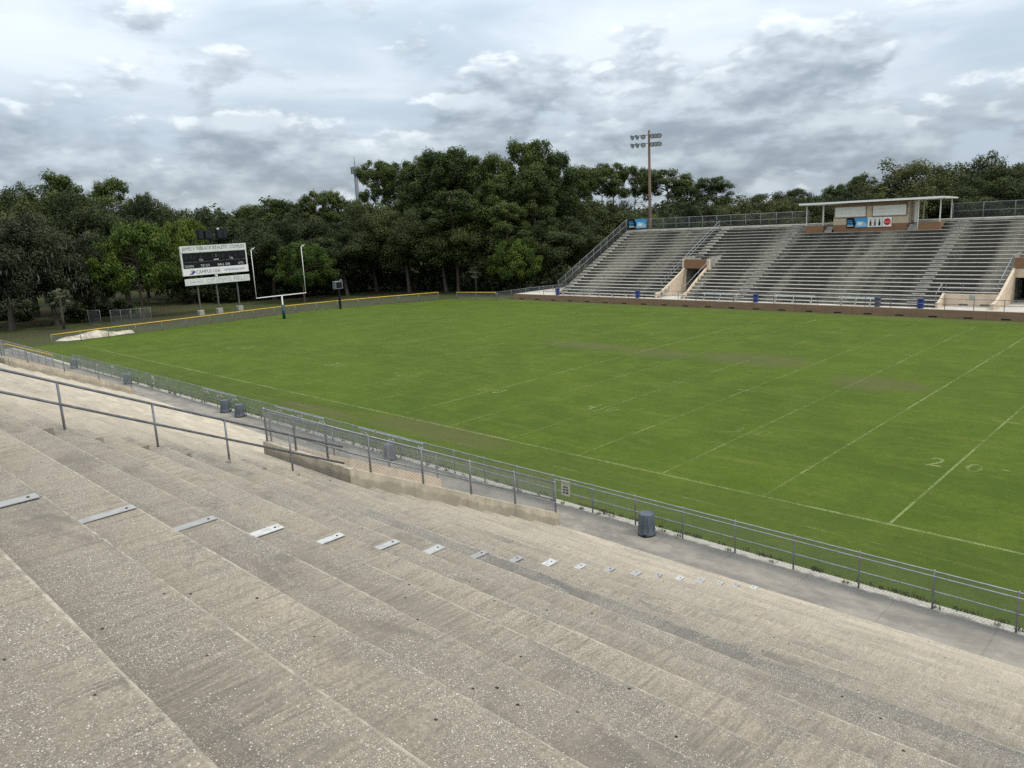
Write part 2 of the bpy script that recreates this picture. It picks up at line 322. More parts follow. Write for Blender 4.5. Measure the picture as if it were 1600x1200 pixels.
def mat_far_riser():
    m = NT('mildew_streaked_riser')
    sp = m.n('ShaderNodeSeparateXYZ'); m.L.new(m.pos.outputs['Position'], sp.inputs[0])
    w = m.noise(0.20, 3, 0.5, (1, 0.10, 0.10), (2.6, 0, 0)); s = m.noise(1.5, 5, 0.65, (1, 0.25, 0.35)); t = m.noise(9, 4, 0.7, (1, 0.3, 0.25))
    k = m.math('ADD', m.math('MULTIPLY', w, 0.95), m.math('MULTIPLY', s, 0.22))
    col = m.mix(m.rng(k, 0.40, 0.63), (0.290, 0.272, 0.226), (0.042, 0.041, 0.037))
    col = m.mix(m.math('MULTIPLY', m.rng(t, 0.42, 0.7), 0.35), col, (0.045, 0.044, 0.042))
    return m.done(m.bsdf(col, 0.92, 0, t, 0.3, 0.01, 0.2))
def mat_leaf(name, dark, mid, lite, trans=0.22):
    m = NT(name)
    at = m.n('ShaderNodeAttribute'); at.attribute_name = 'tone'
    oi = m.n('ShaderNodeObjectInfo')
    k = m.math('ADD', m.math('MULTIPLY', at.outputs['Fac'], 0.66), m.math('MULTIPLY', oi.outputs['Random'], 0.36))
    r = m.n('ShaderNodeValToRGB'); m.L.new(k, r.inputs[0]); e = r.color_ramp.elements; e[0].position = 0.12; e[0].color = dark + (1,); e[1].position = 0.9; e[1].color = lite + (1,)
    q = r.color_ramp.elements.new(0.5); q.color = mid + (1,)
    d = m.n('ShaderNodeBsdfPrincipled'); m.L.new(r.outputs[0], d.inputs['Base Color']); d.inputs['Roughness'].default_value = 0.62; d.inputs['Specular IOR Level'].default_value = 0.22
    t = m.n('ShaderNodeBsdfTranslucent'); m.L.new(r.outputs[0], t.inputs[0])
    mx = m.n('ShaderNodeMixShader'); mx.inputs[0].default_value = trans; m.L.new(d.outputs[0], mx.inputs[1]); m.L.new(t.outputs[0], mx.inputs[2])
    return m.done(mx.outputs[0])
M = dict(
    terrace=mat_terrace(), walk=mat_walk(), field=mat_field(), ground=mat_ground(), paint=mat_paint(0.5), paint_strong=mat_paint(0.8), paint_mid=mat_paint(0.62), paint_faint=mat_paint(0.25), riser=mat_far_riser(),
    galv=simple('galvanised_pipe', (0.30, 0.31, 0.32), (0.22, 0.23, 0.24), 4, 0.5, 0.3),
    wire=simple('chain_link_wire', (0.26, 0.275, 0.275), (0.20, 0.21, 0.21), 4, 0.55, 0.2),
    wirelight=simple('bright_chain_link_wire', (0.27, 0.28, 0.278), (0.21, 0.22, 0.22), 4, 0.5, 0.15),
    darkwire=simple('weathered_chain_link_wire', (0.16, 0.17, 0.17), (0.10, 0.11, 0.11), 4, 0.6, 0.3),
    darkpipe=simple('weathered_grey_pipe', (0.22, 0.228, 0.24), (0.14, 0.146, 0.155), 5, 0.55, 0.4),
    plate=mat_plate(),
    alu=simple('aluminium_bench_plank', (0.74, 0.74, 0.71), (0.62, 0.62, 0.60), 3, 0.5, 0.1),
    vomwall=mat_parapet(),
    cream=simple('cream_painted_concrete', (0.66, 0.54, 0.41), (0.56, 0.455, 0.34), 1.2, 0.85),
    tread=simple('pale_worn_tread_concrete', (0.44, 0.42, 0.365), (0.31, 0.295, 0.255), 1.2, 0.9, 0, (1, 2, 1)),
    block=simple('grey_step_block_concrete', (0.34, 0.325, 0.285), (0.22, 0.21, 0.19), 1.8, 0.9),
    farwalk=simple('pale_far_walkway_concrete', (0.56, 0.53, 0.47), (0.46, 0.43, 0.38), 0.9, 0.9),
    brown=simple('brown_painted_wall', (0.245, 0.160, 0.102), (0.20, 0.130, 0.083), 1.1, 0.85, 0, (0.6, 1, 2)),
    lintel=simple('brown_painted_lintel', (0.235, 0.125, 0.068), (0.20, 0.108, 0.060), 1.5, 0.85),
    tan=simple('tan_siding', (0.50, 0.42, 0.31), (0.44, 0.37, 0.28), 2, 0.8),
    trim_and_shade=simple('brown_trim_and_eave_shade', (0.23, 0.145, 0.10), (0.20, 0.125, 0.085), 2, 0.8),  # shutter frame brown, also the painted shade on boards under the roof
    shutter=simple('white_roll_shutter', (0.66, 0.66, 0.62), (0.60, 0.60, 0.56), 0.6, 0.8, bump=0.0, spec=0.2),
    roof=simple('pale_metal_roof', (0.62, 0.61, 0.56), (0.52, 0.51, 0.47), 2, 0.55, 0.1),
    white=simple('white_paint', (0.78, 0.78, 0.76), (0.70, 0.70, 0.68), 3, 0.5),
    boardwhite=simple('aged_white_sign_panel', (0.68, 0.70, 0.66), (0.56, 0.59, 0.55), 1.0, 0.6),
    black=simple('black_panel', (0.008, 0.009, 0.011), (0.014, 0.015, 0.018), 2, 0.85, spec=0.15),
    slot=simple('dark_slot', (0.012, 0.012, 0.012), (0.02, 0.02, 0.02), 2, 0.9),
    lampdark=simple('dark_bulb_field', (0.030, 0.030, 0.030), (0.018, 0.018, 0.018), 8, 0.85, spec=0.15),
    ink=simple('faded_dark_lettering', (0.045, 0.055, 0.06), (0.10, 0.11, 0.11), 5, 0.7),
    fadedink=simple('sun_faded_lettering', (0.27, 0.31, 0.28), (0.44, 0.47, 0.43), 2.2, 0.7),
    navy=simple('navy_lettering', (0.025, 0.04, 0.14), (0.04, 0.06, 0.17), 4, 0.6),
    legsteel=simple('grey_steel_column', (0.13, 0.127, 0.12), (0.10, 0.097, 0.09), 3, 0.6, 0.2),
    footing=simple('pale_concrete_footing', (0.38, 0.36, 0.32), (0.28, 0.27, 0.24), 4, 0.9),
    yellow=simple('yellow_fence_cap', (0.62, 0.38, 0.035), (0.52, 0.32, 0.03), 3, 0.6),
    pad=simple('green_post_pad', (0.012, 0.070, 0.075), (0.010, 0.055, 0.06), 4, 0.6),
    bin=simple('slate_grey_bin_plastic', (0.095, 0.113, 0.135), (0.078, 0.094, 0.114), 5, 0.5),
    bindark=simple('dark_bin_plastic', (0.022, 0.026, 0.032), (0.018, 0.02, 0.025), 5, 0.75, spec=0.2),
    blue=simple('blue_bin_plastic', (0.015, 0.045, 0.33), (0.012, 0.035, 0.26), 5, 0.45),
    pole=simple('brown_weathered_pole', (0.165, 0.112, 0.082), (0.12, 0.084, 0.062), 3, 0.85, 0, (1, 1, 0.2)),
    glass=simple('lamp_lens_glass', (0.46, 0.48, 0.50), (0.38, 0.40, 0.42), 5, 0.15, 0.0),
    mast=simple('grey_mast_steel', (0.15, 0.165, 0.18), (0.125, 0.138, 0.155), 3, 0.6, 0.2),
    sand=simple('pale_sand', (0.60, 0.54, 0.44), (0.30, 0.26, 0.19), 1.4, 0.95, bump=0.8),
    signp=simple('faded_fence_sign', (0.50, 0.49, 0.40), (0.42, 0.41, 0.34), 6, 0.7),
    cyan=simple('banner_blue_print', (0.045, 0.27, 0.52), (0.05, 0.30, 0.56), 2, 0.6),
    skyprint=simple('banner_pale_blue_print', (0.30, 0.50, 0.66), (0.24, 0.44, 0.62), 3, 0.6),
    red=simple('red_disc_print', (0.55, 0.012, 0.018), (0.50, 0.012, 0.018), 3, 0.6),
    cola=simple('dark_bottle_print', (0.06, 0.02, 0.018), (0.11, 0.02, 0.02), 8, 0.6),
    bark=simple('grey_brown_bark', (0.105, 0.085, 0.068), (0.06, 0.05, 0.042), 3, 0.95, 0, (3, 3, 0.5), 0.5),
    pinebark=simple('pine_bark', (0.130, 0.090, 0.066), (0.075, 0.055, 0.042), 3, 0.95, 0, (3, 3, 0.6), 0.5),
    moss=simple('grey_hanging_moss', (0.105, 0.110, 0.088), (0.070, 0.075, 0.058), 3, 0.95),
    frond=simple('dry_palm_frond', (0.115, 0.130, 0.075), (0.075, 0.095, 0.045), 3, 0.8),
    leaf_oak=mat_leaf('oak_leaf', (0.015, 0.024, 0.008), (0.036, 0.052, 0.014), (0.084, 0.100, 0.029)),
    leaf_mossoak=mat_leaf('mossy_oak_leaf', (0.018, 0.025, 0.012), (0.042, 0.052, 0.023), (0.090, 0.096, 0.050)),
    leaf_pine=mat_leaf('pine_needle', (0.018, 0.034, 0.007), (0.050, 0.076, 0.015), (0.108, 0.136, 0.030)),
    leaf_bright=mat_leaf('bright_pine_needle', (0.030, 0.056, 0.008), (0.075, 0.118, 0.015), (0.135, 0.172, 0.028)),
    leaf_light=mat_leaf('yellow_green_leaf', (0.034, 0.046, 0.014), (0.070, 0.083, 0.024), (0.125, 0.132, 0.042)),
    leaf_shrub=mat_leaf('shrub_leaf', (0.010, 0.018, 0.006), (0.026, 0.040, 0.013), (0.064, 0.080, 0.028)),
)

def text(name, s, x0, x1, z0, z1, mat, parent, origin, ax, up=(0, 0, 1), shear=0.0):
    """flat lettering stretched to fill a rectangle in a plane spanned by ax (reading direction) and up"""
    cu = bpy.data.curves.new('t', 'FONT'); cu.body = s; cu.size = 1.0; cu.shear = shear; cu.resolution_u = 2
    t = bpy.data.objects.new('t', cu); COL.objects.link(t); bpy.context.view_layer.update()
    me = bpy.data.meshes.new_from_object(t.evaluated_get(bpy.context.evaluated_depsgraph_get()))
    bpy.data.objects.remove(t); bpy.data.curves.remove(cu)
    co = np.zeros(len(me.vertices) * 3); me.vertices.foreach_get('co', co); co = co.reshape(-1, 3)
    a, b = co.min(0), co.max(0); q = (co - a) / np.maximum(b - a, 1e-6)
    ax = np.array(ax, float); up = np.array(up, float); o = np.array(origin, float)
    P = o + np.outer(x0 + q[:, 0] * (x1 - x0), ax) + np.outer(z0 + q[:, 1] * (z1 - z0), up)
    me.vertices.foreach_set('co', P.ravel()); me.materials.clear(); me.materials.append(mat); me.update()
    ob = bpy.data.objects.new(name, me); link(ob, parent)
    if parent is not None: ob.location = -parent.location
    return ob

# ------------------------------------------------------------------ ground and field
b = MB()
G = 3000; b.box(-G, G, -G, G, -0.6, -0.012)
gr = b.build('ground', M['ground']); tag(gr, kind='structure')
fld = MB(); FX0, FX1, FY0, FY1 = -61.0, 75.0, -5.10, 53.6
bb = fld.add([(FX0, FY0, 0), (FX1, FY0, 0), (FX1, FY1, 0), (-50.5, FY1, 0), (FX0, 34.0, 0)]); fld.face([bb, bb + 1, bb + 2, bb + 3, bb + 4])
field = fld.build('playing_field', M['field']); tag(field, kind='structure')
Y5 = 4.572; FW = 48.77; LW = 0.045
def flat(name, x0, x1, y0, y1, z, mat):
    m = MB(); q = m.add([(x0, y0, z), (x1, y0, z), (x1, y1, z), (x0, y1, z)]); m.face([q, q + 1, q + 2, q + 3]); return m.build(name, mat, field)
for k in range(-10, 11):
    flat('yard_line', k * Y5 - LW, k * Y5 + LW, 0.16, FW - 0.16, 0.004, M['paint_strong'] if k in (6, 0, 5) else M['paint_mid'] if k in (4, 3) else M['paint'])
for y, mt in ((0.0, 'paint_strong'), (FW, 'paint_faint')): flat('side_line', -12 * Y5, 12 * Y5, y - 0.07, y + 0.07, 0.004, M[mt])
for x in (-12 * Y5, 12 * Y5): flat('end_line', x - 0.05, x + 0.05, 0.2, FW - 0.2, 0.004, M['paint_faint'])
flat('restraining_line', -40, 50, -1.90, -1.80, 0.004, M['paint_faint'])
for k in range(-10, 11):
    for hy in (16.26, FW - 16.26): flat('hash_mark', k * Y5 - 0.6, k * Y5 + 0.6, hy - 0.06, hy + 0.06, 0.008, M['paint'])
for k, s in ((-8, '10'), (-6, '20'), (-4, '30'), (-2, '40'), (0, '50'), (2, '40'), (4, '30'), (6, '20'), (8, '10')):
    for side in (0, 1):
        yc = 7.95 if side == 0 else FW - 7.95; sg = 1 if side == 0 else -1
        mt = M['paint'] if side == 0 else M['paint_faint']
        for j, ch in enumerate(s):
            off = (-1.05 if j == 0 else 0.35)
            text('yard_number', ch, off, off + 0.62, -0.62, 0.62, mt, field, (k * Y5, yc, 0.008), (sg, 0, 0), (0, sg, 0))
        if k != 0:
            d = 1 if k > 0 else -1
            m = MB(); x = k * Y5 + d * 1.55; q = m.add([(x, yc + sg * 0.35 - 0.13, 0.008), (x + d * 0.45, yc + sg * 0.35, 0.008), (x, yc + sg * 0.35 + 0.13, 0.008)]); m.face([q, q + 1, q + 2] if d > 0 else [q, q + 2, q + 1]); m.build('direction_arrow', mt, field)
flat('try_mark', -35.6, -35.3, 8.1, 9.5, 0.008, M['paint_strong'])
for i, x in enumerate((-2, -1, 0, 1, 2, 3, 4, 5, 6)):
    flat('line_marker', x * Y5 - 0.07, x * Y5 + 0.07, -0.05, 0.07, 0.010, M['paint_strong'])

# ------------------------------------------------------------------ near stand
def slope(y): return NEAR_Z0 - NEAR_H / NEAR_D * (y - NEAR_Y0)
ZW = 0.06
walk = MB(); walk.box(-62, 60, -7.95, -5.02, -0.3, ZW - 0.012)
walkway = walk.build('walkway', M['walk']); tag(walkway, kind='structure')
xj = 17.2 - 2.44 * 31
while xj < 58:
    m = MB(); m.bevbox(xj + 0.012, xj + 2.44 - 0.012, -7.94, -5.03, ZW - 0.05, ZW, 0.008); m.build('slab', M['walk'], walkway); xj += 2.44
near = thing('concrete_grandstand', 'weathered concrete grandstand of wide steps in the foreground, sloping down to the walkway', 'grandstand', (10, -16, 0))
JOINTS = [-40.4, -18.1, 4.2, 26.5, 48.8]
V1L, V1R, V1F = 13.0, 17.75, 19.2         # near passage: left wall, right wall, right wall at its field end
V2L, V2R = -24.6, -19.4
VY = -14.85
def v1right(y): return V1R + (V1F - V1R) * max(0.0, min(1.0, (y - VY) / (-7.9 - VY)))
rnd = random.Random(4)
def row_piece(k, x0, x1):
    yn = NEAR_Y0 + NEAR_D * k; z = NEAR_Z0 - NEAR_H * k; yb = yn - NEAR_D - 0.06
    n = max(2, int((x1 - x0) / 0.55)); m = MB(); zb = z - NEAR_H - 0.12
    prev = None; ph = rnd.random() * 50
    for i in range(n + 1):
        x = x0 + (x1 - x0) * i / n
        w = 0.006 * math.sin(x * 0.7 + ph) + 0.004 * math.sin(x * 2.3 + ph * 2) + rnd.uniform(-0.004, 0.004); dz = 0.005 * math.sin(x * 0.5 + ph) + rnd.uniform(-0.002, 0.002)
        q = m.add([(x, yb, zb), (x, yb, z + 0.006 + dz), (x, yn - 0.022 + w, z + dz), (x, yn + w, z - 0.016 + dz), (x, yn + w * 0.5, zb)])
        if prev is not None:
            for j in range(5):
                jj = (j + 1) % 5; m.face([prev + j, prev + jj, q + jj, q + j])
        else: m.face([q + 4, q + 3, q + 2, q + 1, q])
        prev = q
    m.face([prev, prev + 1, prev + 2, prev + 3, prev + 4])
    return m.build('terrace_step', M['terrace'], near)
for k in range(-8, 19):
    yn = NEAR_Y0 + NEAR_D * k
    segs = [(JOINTS[i] + 0.012, JOINTS[i + 1] - 0.012) for i in range(len(JOINTS) - 1)]
    cuts = []
    if yn > VY: cuts = [(V2L - 0.1, V2R + 0.1), (V1L - 0.1, v1right(yn - 0.5) + 0.1)]
    out = []
    for a, c in segs:
        ps = [(a, c)]
        for ca, cb in cuts:
            nx = []
            for p, q in ps:
                if cb <= p or ca >= q: nx.append((p, q))
                else:
                    if ca > p: nx.append((p, ca))
                    if cb < q: nx.append((cb, q))
            ps = nx
        out += ps
    for p, q in out:
        if q - p > 0.3: row_piece(k, p, q)
    if -4 <= k <= 18:       # cover plates bridging the expansion joint
        m = MB(); z = NEAR_Z0 - NEAR_H * k; wd = 0.075 + 0.02 * ((k * 7) % 3 == 0)
        xo = 26.5 + rnd.uniform(-0.03, 0.03); yo = rnd.uniform(-0.02, 0.02); ln = 0.78 if k % 3 else 0.70
        tw_ = rnd.uniform(-0.012, 0.012); y0_, y1_ = yn - 0.06 - ln + yo, yn - 0.05 + yo
        m.hexa([(xo - wd - tw_, y0_, z + 0.0135), (xo + wd - tw_, y0_, z + 0.0135), (xo + wd + tw_, y1_, z + 0.0135), (xo - wd + tw_, y1_, z + 0.0135)], [(xo - wd - tw_, y0_, z + 0.023), (xo + wd - tw_, y0_, z + 0.021), (xo + wd + tw_, y1_, z + 0.023), (xo - wd + tw_, y1_, z + 0.025)]); m.build('joint_cover_plate', M['plate'], near)
        for yy in (yn - 0.14, yn - 0.68):
            m = MB(); m.lathe([(0.016, 0), (0.016, 0.006), (0.008, 0.010)], 8, (xo, yy + yo, z + 0.024)); m.build('plate_bolt', M['bindark'], near)
    if 0 <= k <= 10:       # half steps of the aisle
        z = NEAR_Z0 - NEAR_H * k; m = MB()
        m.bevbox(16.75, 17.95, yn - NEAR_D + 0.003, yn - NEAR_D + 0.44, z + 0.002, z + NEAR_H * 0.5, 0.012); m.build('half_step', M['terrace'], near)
for x0, x1 in ((V1L, V1R), (V2L, V2R)):
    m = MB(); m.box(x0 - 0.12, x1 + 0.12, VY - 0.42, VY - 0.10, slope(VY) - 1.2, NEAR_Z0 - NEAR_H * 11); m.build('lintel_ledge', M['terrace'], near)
def parapet(x0, y0, x1, y1, h=0.42, t=0.2, zb=None, mat='vomwall'):
    d = Vector((x1 - x0, y1 - y0, 0)).normalized(); nrm = Vector((-d.y, d.x, 0)) * (t / 2); m = MB(); n = max(1, int(math.hypot(x1 - x0, y1 - y0) / 1.5))
    ps = [Vector((x0, y0, 0)) + (Vector((x1 - x0, y1 - y0, 0))) * (i / n) for i in range(n + 1)]
    for a, c in zip(ps[:-1], ps[1:]):
        c2 = c - d * 0.006
        za, zc = slope(a.y) + h, slope(c2.y) + h; lo = (lambda zz: -0.1) if zb is None else (lambda zz: zb)
        m.hexa([(a.x - nrm.x, a.y - nrm.y, lo(0)), (c2.x - nrm.x, c2.y - nrm.y, lo(0)), (c2.x + nrm.x, c2.y + nrm.y, lo(0)), (a.x + nrm.x, a.y + nrm.y, lo(0))],
               [(a.x - nrm.x, a.y - nrm.y, za), (c2.x - nrm.x, c2.y - nrm.y, zc), (c2.x + nrm.x, c2.y + nrm.y, zc), (a.x + nrm.x, a.y + nrm.y, za)])
    return m.build('parapet_wall', M[mat], near)
parapet(V1L - 0.1, VY, V1R + 0.1, VY, zb=2.3); parapet(V1R, VY + 0.12, V1F, -7.75); parapet(V1L, VY + 0.12, V1L, -7.75, mat='cream')
parapet(V2L - 0.1, VY, V2R + 0.1, VY, zb=2.3); parapet(V2R, VY + 0.12, V2R, -7.75); parapet(V2L, VY + 0.12, V2L, -7.75, mat='cream')
for x0, x1 in ((V1L, V1R), (V2L, V2R)):
    m = MB(); m.box(x0 - 0.08, x1 + 1.2 * (x0 > 0) + 0.0, -20, -7.97, -0.2, ZW - 0.02); m.build('passage_floor', M['cream'], near)

# ------------------------------------------------------------------ fences and rails
def chain(pts, h, pitch, wire, z_lo=0.03):
    """diamond mesh following a base polyline; every wire is a slim three-sided bar"""
    V, F = [], []
    for A, B in zip(pts[:-1], pts[1:]):
        A, B = Vector(A), Vector(B); d = B - A; L = Vector((d.x, d.y, 0)).length
        if L < 0.05: continue
        nrm = Vector((-d.y, d.x, 0)).normalized()
        def pt(s, t): return A + d * (s / L) + Vector((0, 0, t))
        hh = h - z_lo; n0 = int(hh / pitch) + 1
        for fam in (1, -1):
            for i in range(-n0, int(L / pitch) + n0 + 1):
                s0 = i * pitch; s1 = s0 + fam * hh
                ta, tb = 0.0, 1.0
                lo, hi = (0 - s0) / (s1 - s0), (L - s0) / (s1 - s0)
                if lo > hi: lo, hi = hi, lo
                ta, tb = max(ta, lo), min(tb, hi)
                if tb - ta < 0.02: continue
                p, q = pt(s0 + (s1 - s0) * ta, z_lo + hh * ta), pt(s0 + (s1 - s0) * tb, z_lo + hh * tb)
                e = (q - p).normalized(); c = e.cross(nrm).normalized(); b0 = len(V)
                off = nrm * (0.002 * fam)
                for P in (p, q):
                    V.append(tuple(P + off + nrm * wire)); V.append(tuple(P + off - nrm * wire * 0.5 + c * wire * 0.87)); V.append(tuple(P + off - nrm * wire * 0.5 - c * wire * 0.87))
                for j in range(3):
                    jj = (j + 1) % 3; F.append((b0 + j, b0 + jj, b0 + 3 + jj, b0 + 3 + j))
    return V, F
def along(pts, s):
    for A, B in zip(pts[:-1], pts[1:]):
        A, B = Vector(A), Vector(B); L = (B - A).length
        if s <= L + 1e-6: return A + (B - A) * (s / L)
        s -= L
    return Vector(pts[-1])
def fence(name, label, pts, h, step, cat='fence', pr=0.03, rr=0.022, rails=(1.0,), pitch=0.09, wire=0.0028, group=None, pm='galv', wm='wire', cap=None, posts=None, mesh=True):
    t = thing(name, label, cat, pts[0], group)
    L = sum((Vector(q) - Vector(p)).length for p, q in zip(pts[:-1], pts[1:]))
    n = max(1, round(L / step)); ss = posts if posts is not None else [L * i / n for i in range(n + 1)]
    for s in ss:
        p = along(pts, s); m = MB(); m.tube([p + Vector((0, 0, -0.12)), p + Vector((0, 0, h + 0.03)), p + Vector((0, 0, h + 0.055))], [pr, pr, pr * 0.4], 8); m.build('post', M[pm], t)
    for r in rails:
        m = MB(); m.tube([Vector(p) + Vector((0, 0, h * r)) for p in pts], rr, 7); m.build('rail', M[pm], t)
    if cap:
        m = MB(); m.tube([Vector(p) + Vector((0, 0, h + 0.04)) for p in pts], 0.062, 8); m.build('yellow_cap', M[cap], t)
    if mesh:
        V, F = chain(pts, h, pitch, wire); me = bpy.data.meshes.new('chain_link'); me.from_pydata(V, [], F); me.materials.append(M[wm]); me.update()
        o = bpy.data.objects.new('chain_link', me); link(o, t); o.location = -t.location; o['kind'] = 'stuff'
    return t
FYN = -5.34
px = [18.8 + 1.916 * i for i in range(-31, 22)]
nf = fence('chain_link_fence', 'long grey chain link fence between the near walkway and the grass', [(px[0], FYN, ZW), (px[-1], FYN, ZW)], 1.07, 1.916, rails=(1.0, 0.47), rr=0.022, pr=0.027, pitch=0.09, wire=0.0036, pm='galv', posts=[x - px[0] for x in px])
m = MB(); m.tube([(16.9, FYN - 0.02, ZW + 0.98), (17.1, FYN - 0.13, ZW + 0.985), (px[-1], FYN - 0.13, ZW + 0.985)], 0.02, 7); m.build('hand_rail', M['galv'], nf)
def sl(x, y, h=0.42): return (x, y, slope(y) + h)
fence('passage_fence', 'grey chain link fence on the sloping parapet wall of the passage nearest the camera', [sl(V1L, VY), sl(V1R, VY), sl(V1R + 0.42, VY + 2.0), sl(V1F, -7.85)], 1.08, 1.7, rails=(1.0, 0.42), pitch=0.09, wire=0.0062, wm='wirelight', pr=0.034, rr=0.027)
fence('passage_fence', 'chain link fence across the sloping inner wall on the far side of the nearest passage', [sl(V1L, VY + 0.15), sl(V1L, -7.85)], 1.0, 2.2, rails=(1.0,), pitch=0.1, wire=0.003)
fence('passage_fence', 'grey chain link fence on the parapet of the second passage at the left edge', [sl(V2L, VY), sl(V2R, VY), sl(V2R, -7.85)], 1.05, 2.0, rails=(1.0, 0.42), pitch=0.10, wire=0.006)
fence('yellow_capped_fence', 'short chain link fence with yellow cap beyond the left end of the walkway', [(-41.8, -6.6, ZW), (-56, -6.9, ZW), (-60, -9.5, 0)], 1.05, 2.2, rails=(), cap='yellow', pitch=0.12, wire=0.004)
hr = thing('handrail', 'grey two-rail pipe handrail running down the aisle at the left of the foreground steps', 'handrail', (17.5, -21.7, slope(-21.7)))
for y in (-23.55, -21.72, -19.86, -18.2, -16.5):
    z = slope(y); m = MB(); m.tube([(17.5, y, z - 0.45), (17.5, y, z + 0.985)], 0.027, 8); m.build('post', M['darkpipe'], hr)
for hh in (0.985, 0.50):
    m = MB(); m.tube([(17.5, -25.4, slope(-25.4) + hh), (17.5, -23.5, slope(-23.5) + hh), (17.5, -14.9, slope(-14.9) + hh)], 0.030, 8); m.build('rail', M['darkpipe'], hr)

# ------------------------------------------------------------------ bins, benches and signs on the near walkway
def bin_proto():
    t = bpy.data.objects.new('trash_can', None); link(t)
    m = MB(); m.lathe([(0.300, 0.0), (0.306, 0.01), (0.306, 0.11), (0.292, 0.125), (0.286, 0.30), (0.262, 0.735), (0.252, 0.755), (0.236, 0.755), (0.225, 0.728), (0.10, 0.728), (0.09, 0.742)], 32); m.build('body', M['bin'], t, (0, 0, 0))
    m = MB(); m.lathe([(0.312, 0.0), (0.316, 0.006), (0.316, 0.03), (0.312, 0.036)], 32); m.build('rim', M['bindark'], t, (0, 0, 0))
    for i in range(8):
        a = 2 * math.pi * i / 8; c, s = math.cos(a), math.sin(a); m = MB()
        m.tube([(c * 0.292, s * 0.292, 0.13), (c * 0.267, s * 0.267, 0.72)], 0.012, 5); m.build('rib', M['bin'], t, (0, 0, 0))
    for a in (-1.2, -1.2 + math.pi):
        m = MB(); m.bevbox(0.29, 0.345, -0.07, 0.07, 0.02, 0.10, 0.012); o = m.build('handle', M['bindark'], t, (0, 0, 0)); o.rotation_euler = (0, 0, a)
    return t
bp_ = bin_proto()
near_bins = [((21.5, -5.80), 'upturned slate grey trash can alone on the right part of the near walkway'), ((7.0, -5.75), 'slate trash can seen through the chain link of the nearest passage'),
             ((-7.9, -5.80), 'slate trash can, right one of the pair by the near fence'), ((-9.9, -5.75), 'slate trash can, left one of the pair by the near fence'),
             ((-26.3, -5.75), 'slate trash can at the end of the second passage fence'), ((-39.2, -5.70), 'slate trash can farthest left, behind the second passage fence')]
for i, ((x, y), lab) in enumerate(near_bins):
    o = bp_ if i == 0 else copy_tree(bp_)
    o.location = (x, y, ZW); o.rotation_euler = (0, 0, 0.9 * i); o.scale = (0.97, 0.97, 1.03); tag(o, lab, 'trash can', 'trash cans along the near walkway')
def bench(loc, L, label, group, back=True, legs=3, h=0.44, plank='alu'):
    t = thing('bench', label, 'bench', loc, group)
    m = MB(); m.bevbox(0, L, -0.12, 0.12, h - 0.045, h, 0.01); m.build('seat', M[plank], t, (0, 0, 0))
    if back:
        m = MB(); m.bevbox(0, L, 0.26, 0.30, h + 0.22, h + 0.42, 0.01); m.build('backrest', M['alu'], t, (0, 0, 0))
    for i in range(legs):
        x = 0.35 + (L - 0.7) * i / (legs - 1); m = MB()
        m.tube([(x, -0.22, 0.0), (x, 0.0, h - 0.05), (x, 0.26, 0.0)], 0.038, 6); m.tube([(x, -0.1, h * 0.45), (x, 0.16, h * 0.45)], 0.03, 6)
        if back: m.tube([(x, 0.1, h - 0.06), (x, 0.32, h + 0.4)], 0.024, 6)
        m.build('leg', M['alu'], t, (0, 0, 0))
    return t
for x0, x1, lab in ((-16.8, -11.8, 'long white plank bench on the grass behind the near fence, leftmost of three'), (-6.7, -1.3, 'long white plank bench on the grass behind the near fence, middle of three'), (2.1, 7.5, 'long white plank bench behind the nearest passage fence, rightmost of three')):
    bench((x0, -4.05, 0.0), x1 - x0, lab, 'team benches behind the near fence', back=False, h=0.52, plank='galv')
def fence_sign(x, lab):
    t = thing('fence_sign', lab, 'sign', (x, FYN - 0.05, ZW + 0.4), 'notices hung on the near fence')
    m = MB(); m.bevbox(-0.21, 0.21, -0.012, 0.012, 0.0, 0.60, 0.006); m.build('panel', M['signp'], t, (0, 0, 0))
    for r, (zz, bars) in enumerate(((0.31, ((-0.10, -0.01), (0.02, 0.11))), (0.20, ((-0.13, 0.0), (0.02, 0.13))), (0.09, ((-0.14, -0.02), (0.01, 0.14))))):
        for a, c in bars:
            m = MB(); m.box(a, c, -0.016, -0.0125, zz, zz + 0.075); m.build('faded_print', M['ink'], t, (0, 0, 0))
    return t
fence_sign(17.56, 'faded pale notice on the near fence right of the nearest passage')
fence_sign(-22.05, 'faded pale notice on the near fence left of the paired trash cans')
fence_sign(-30.3, 'faded pale notice on the near fence behind the second passage')

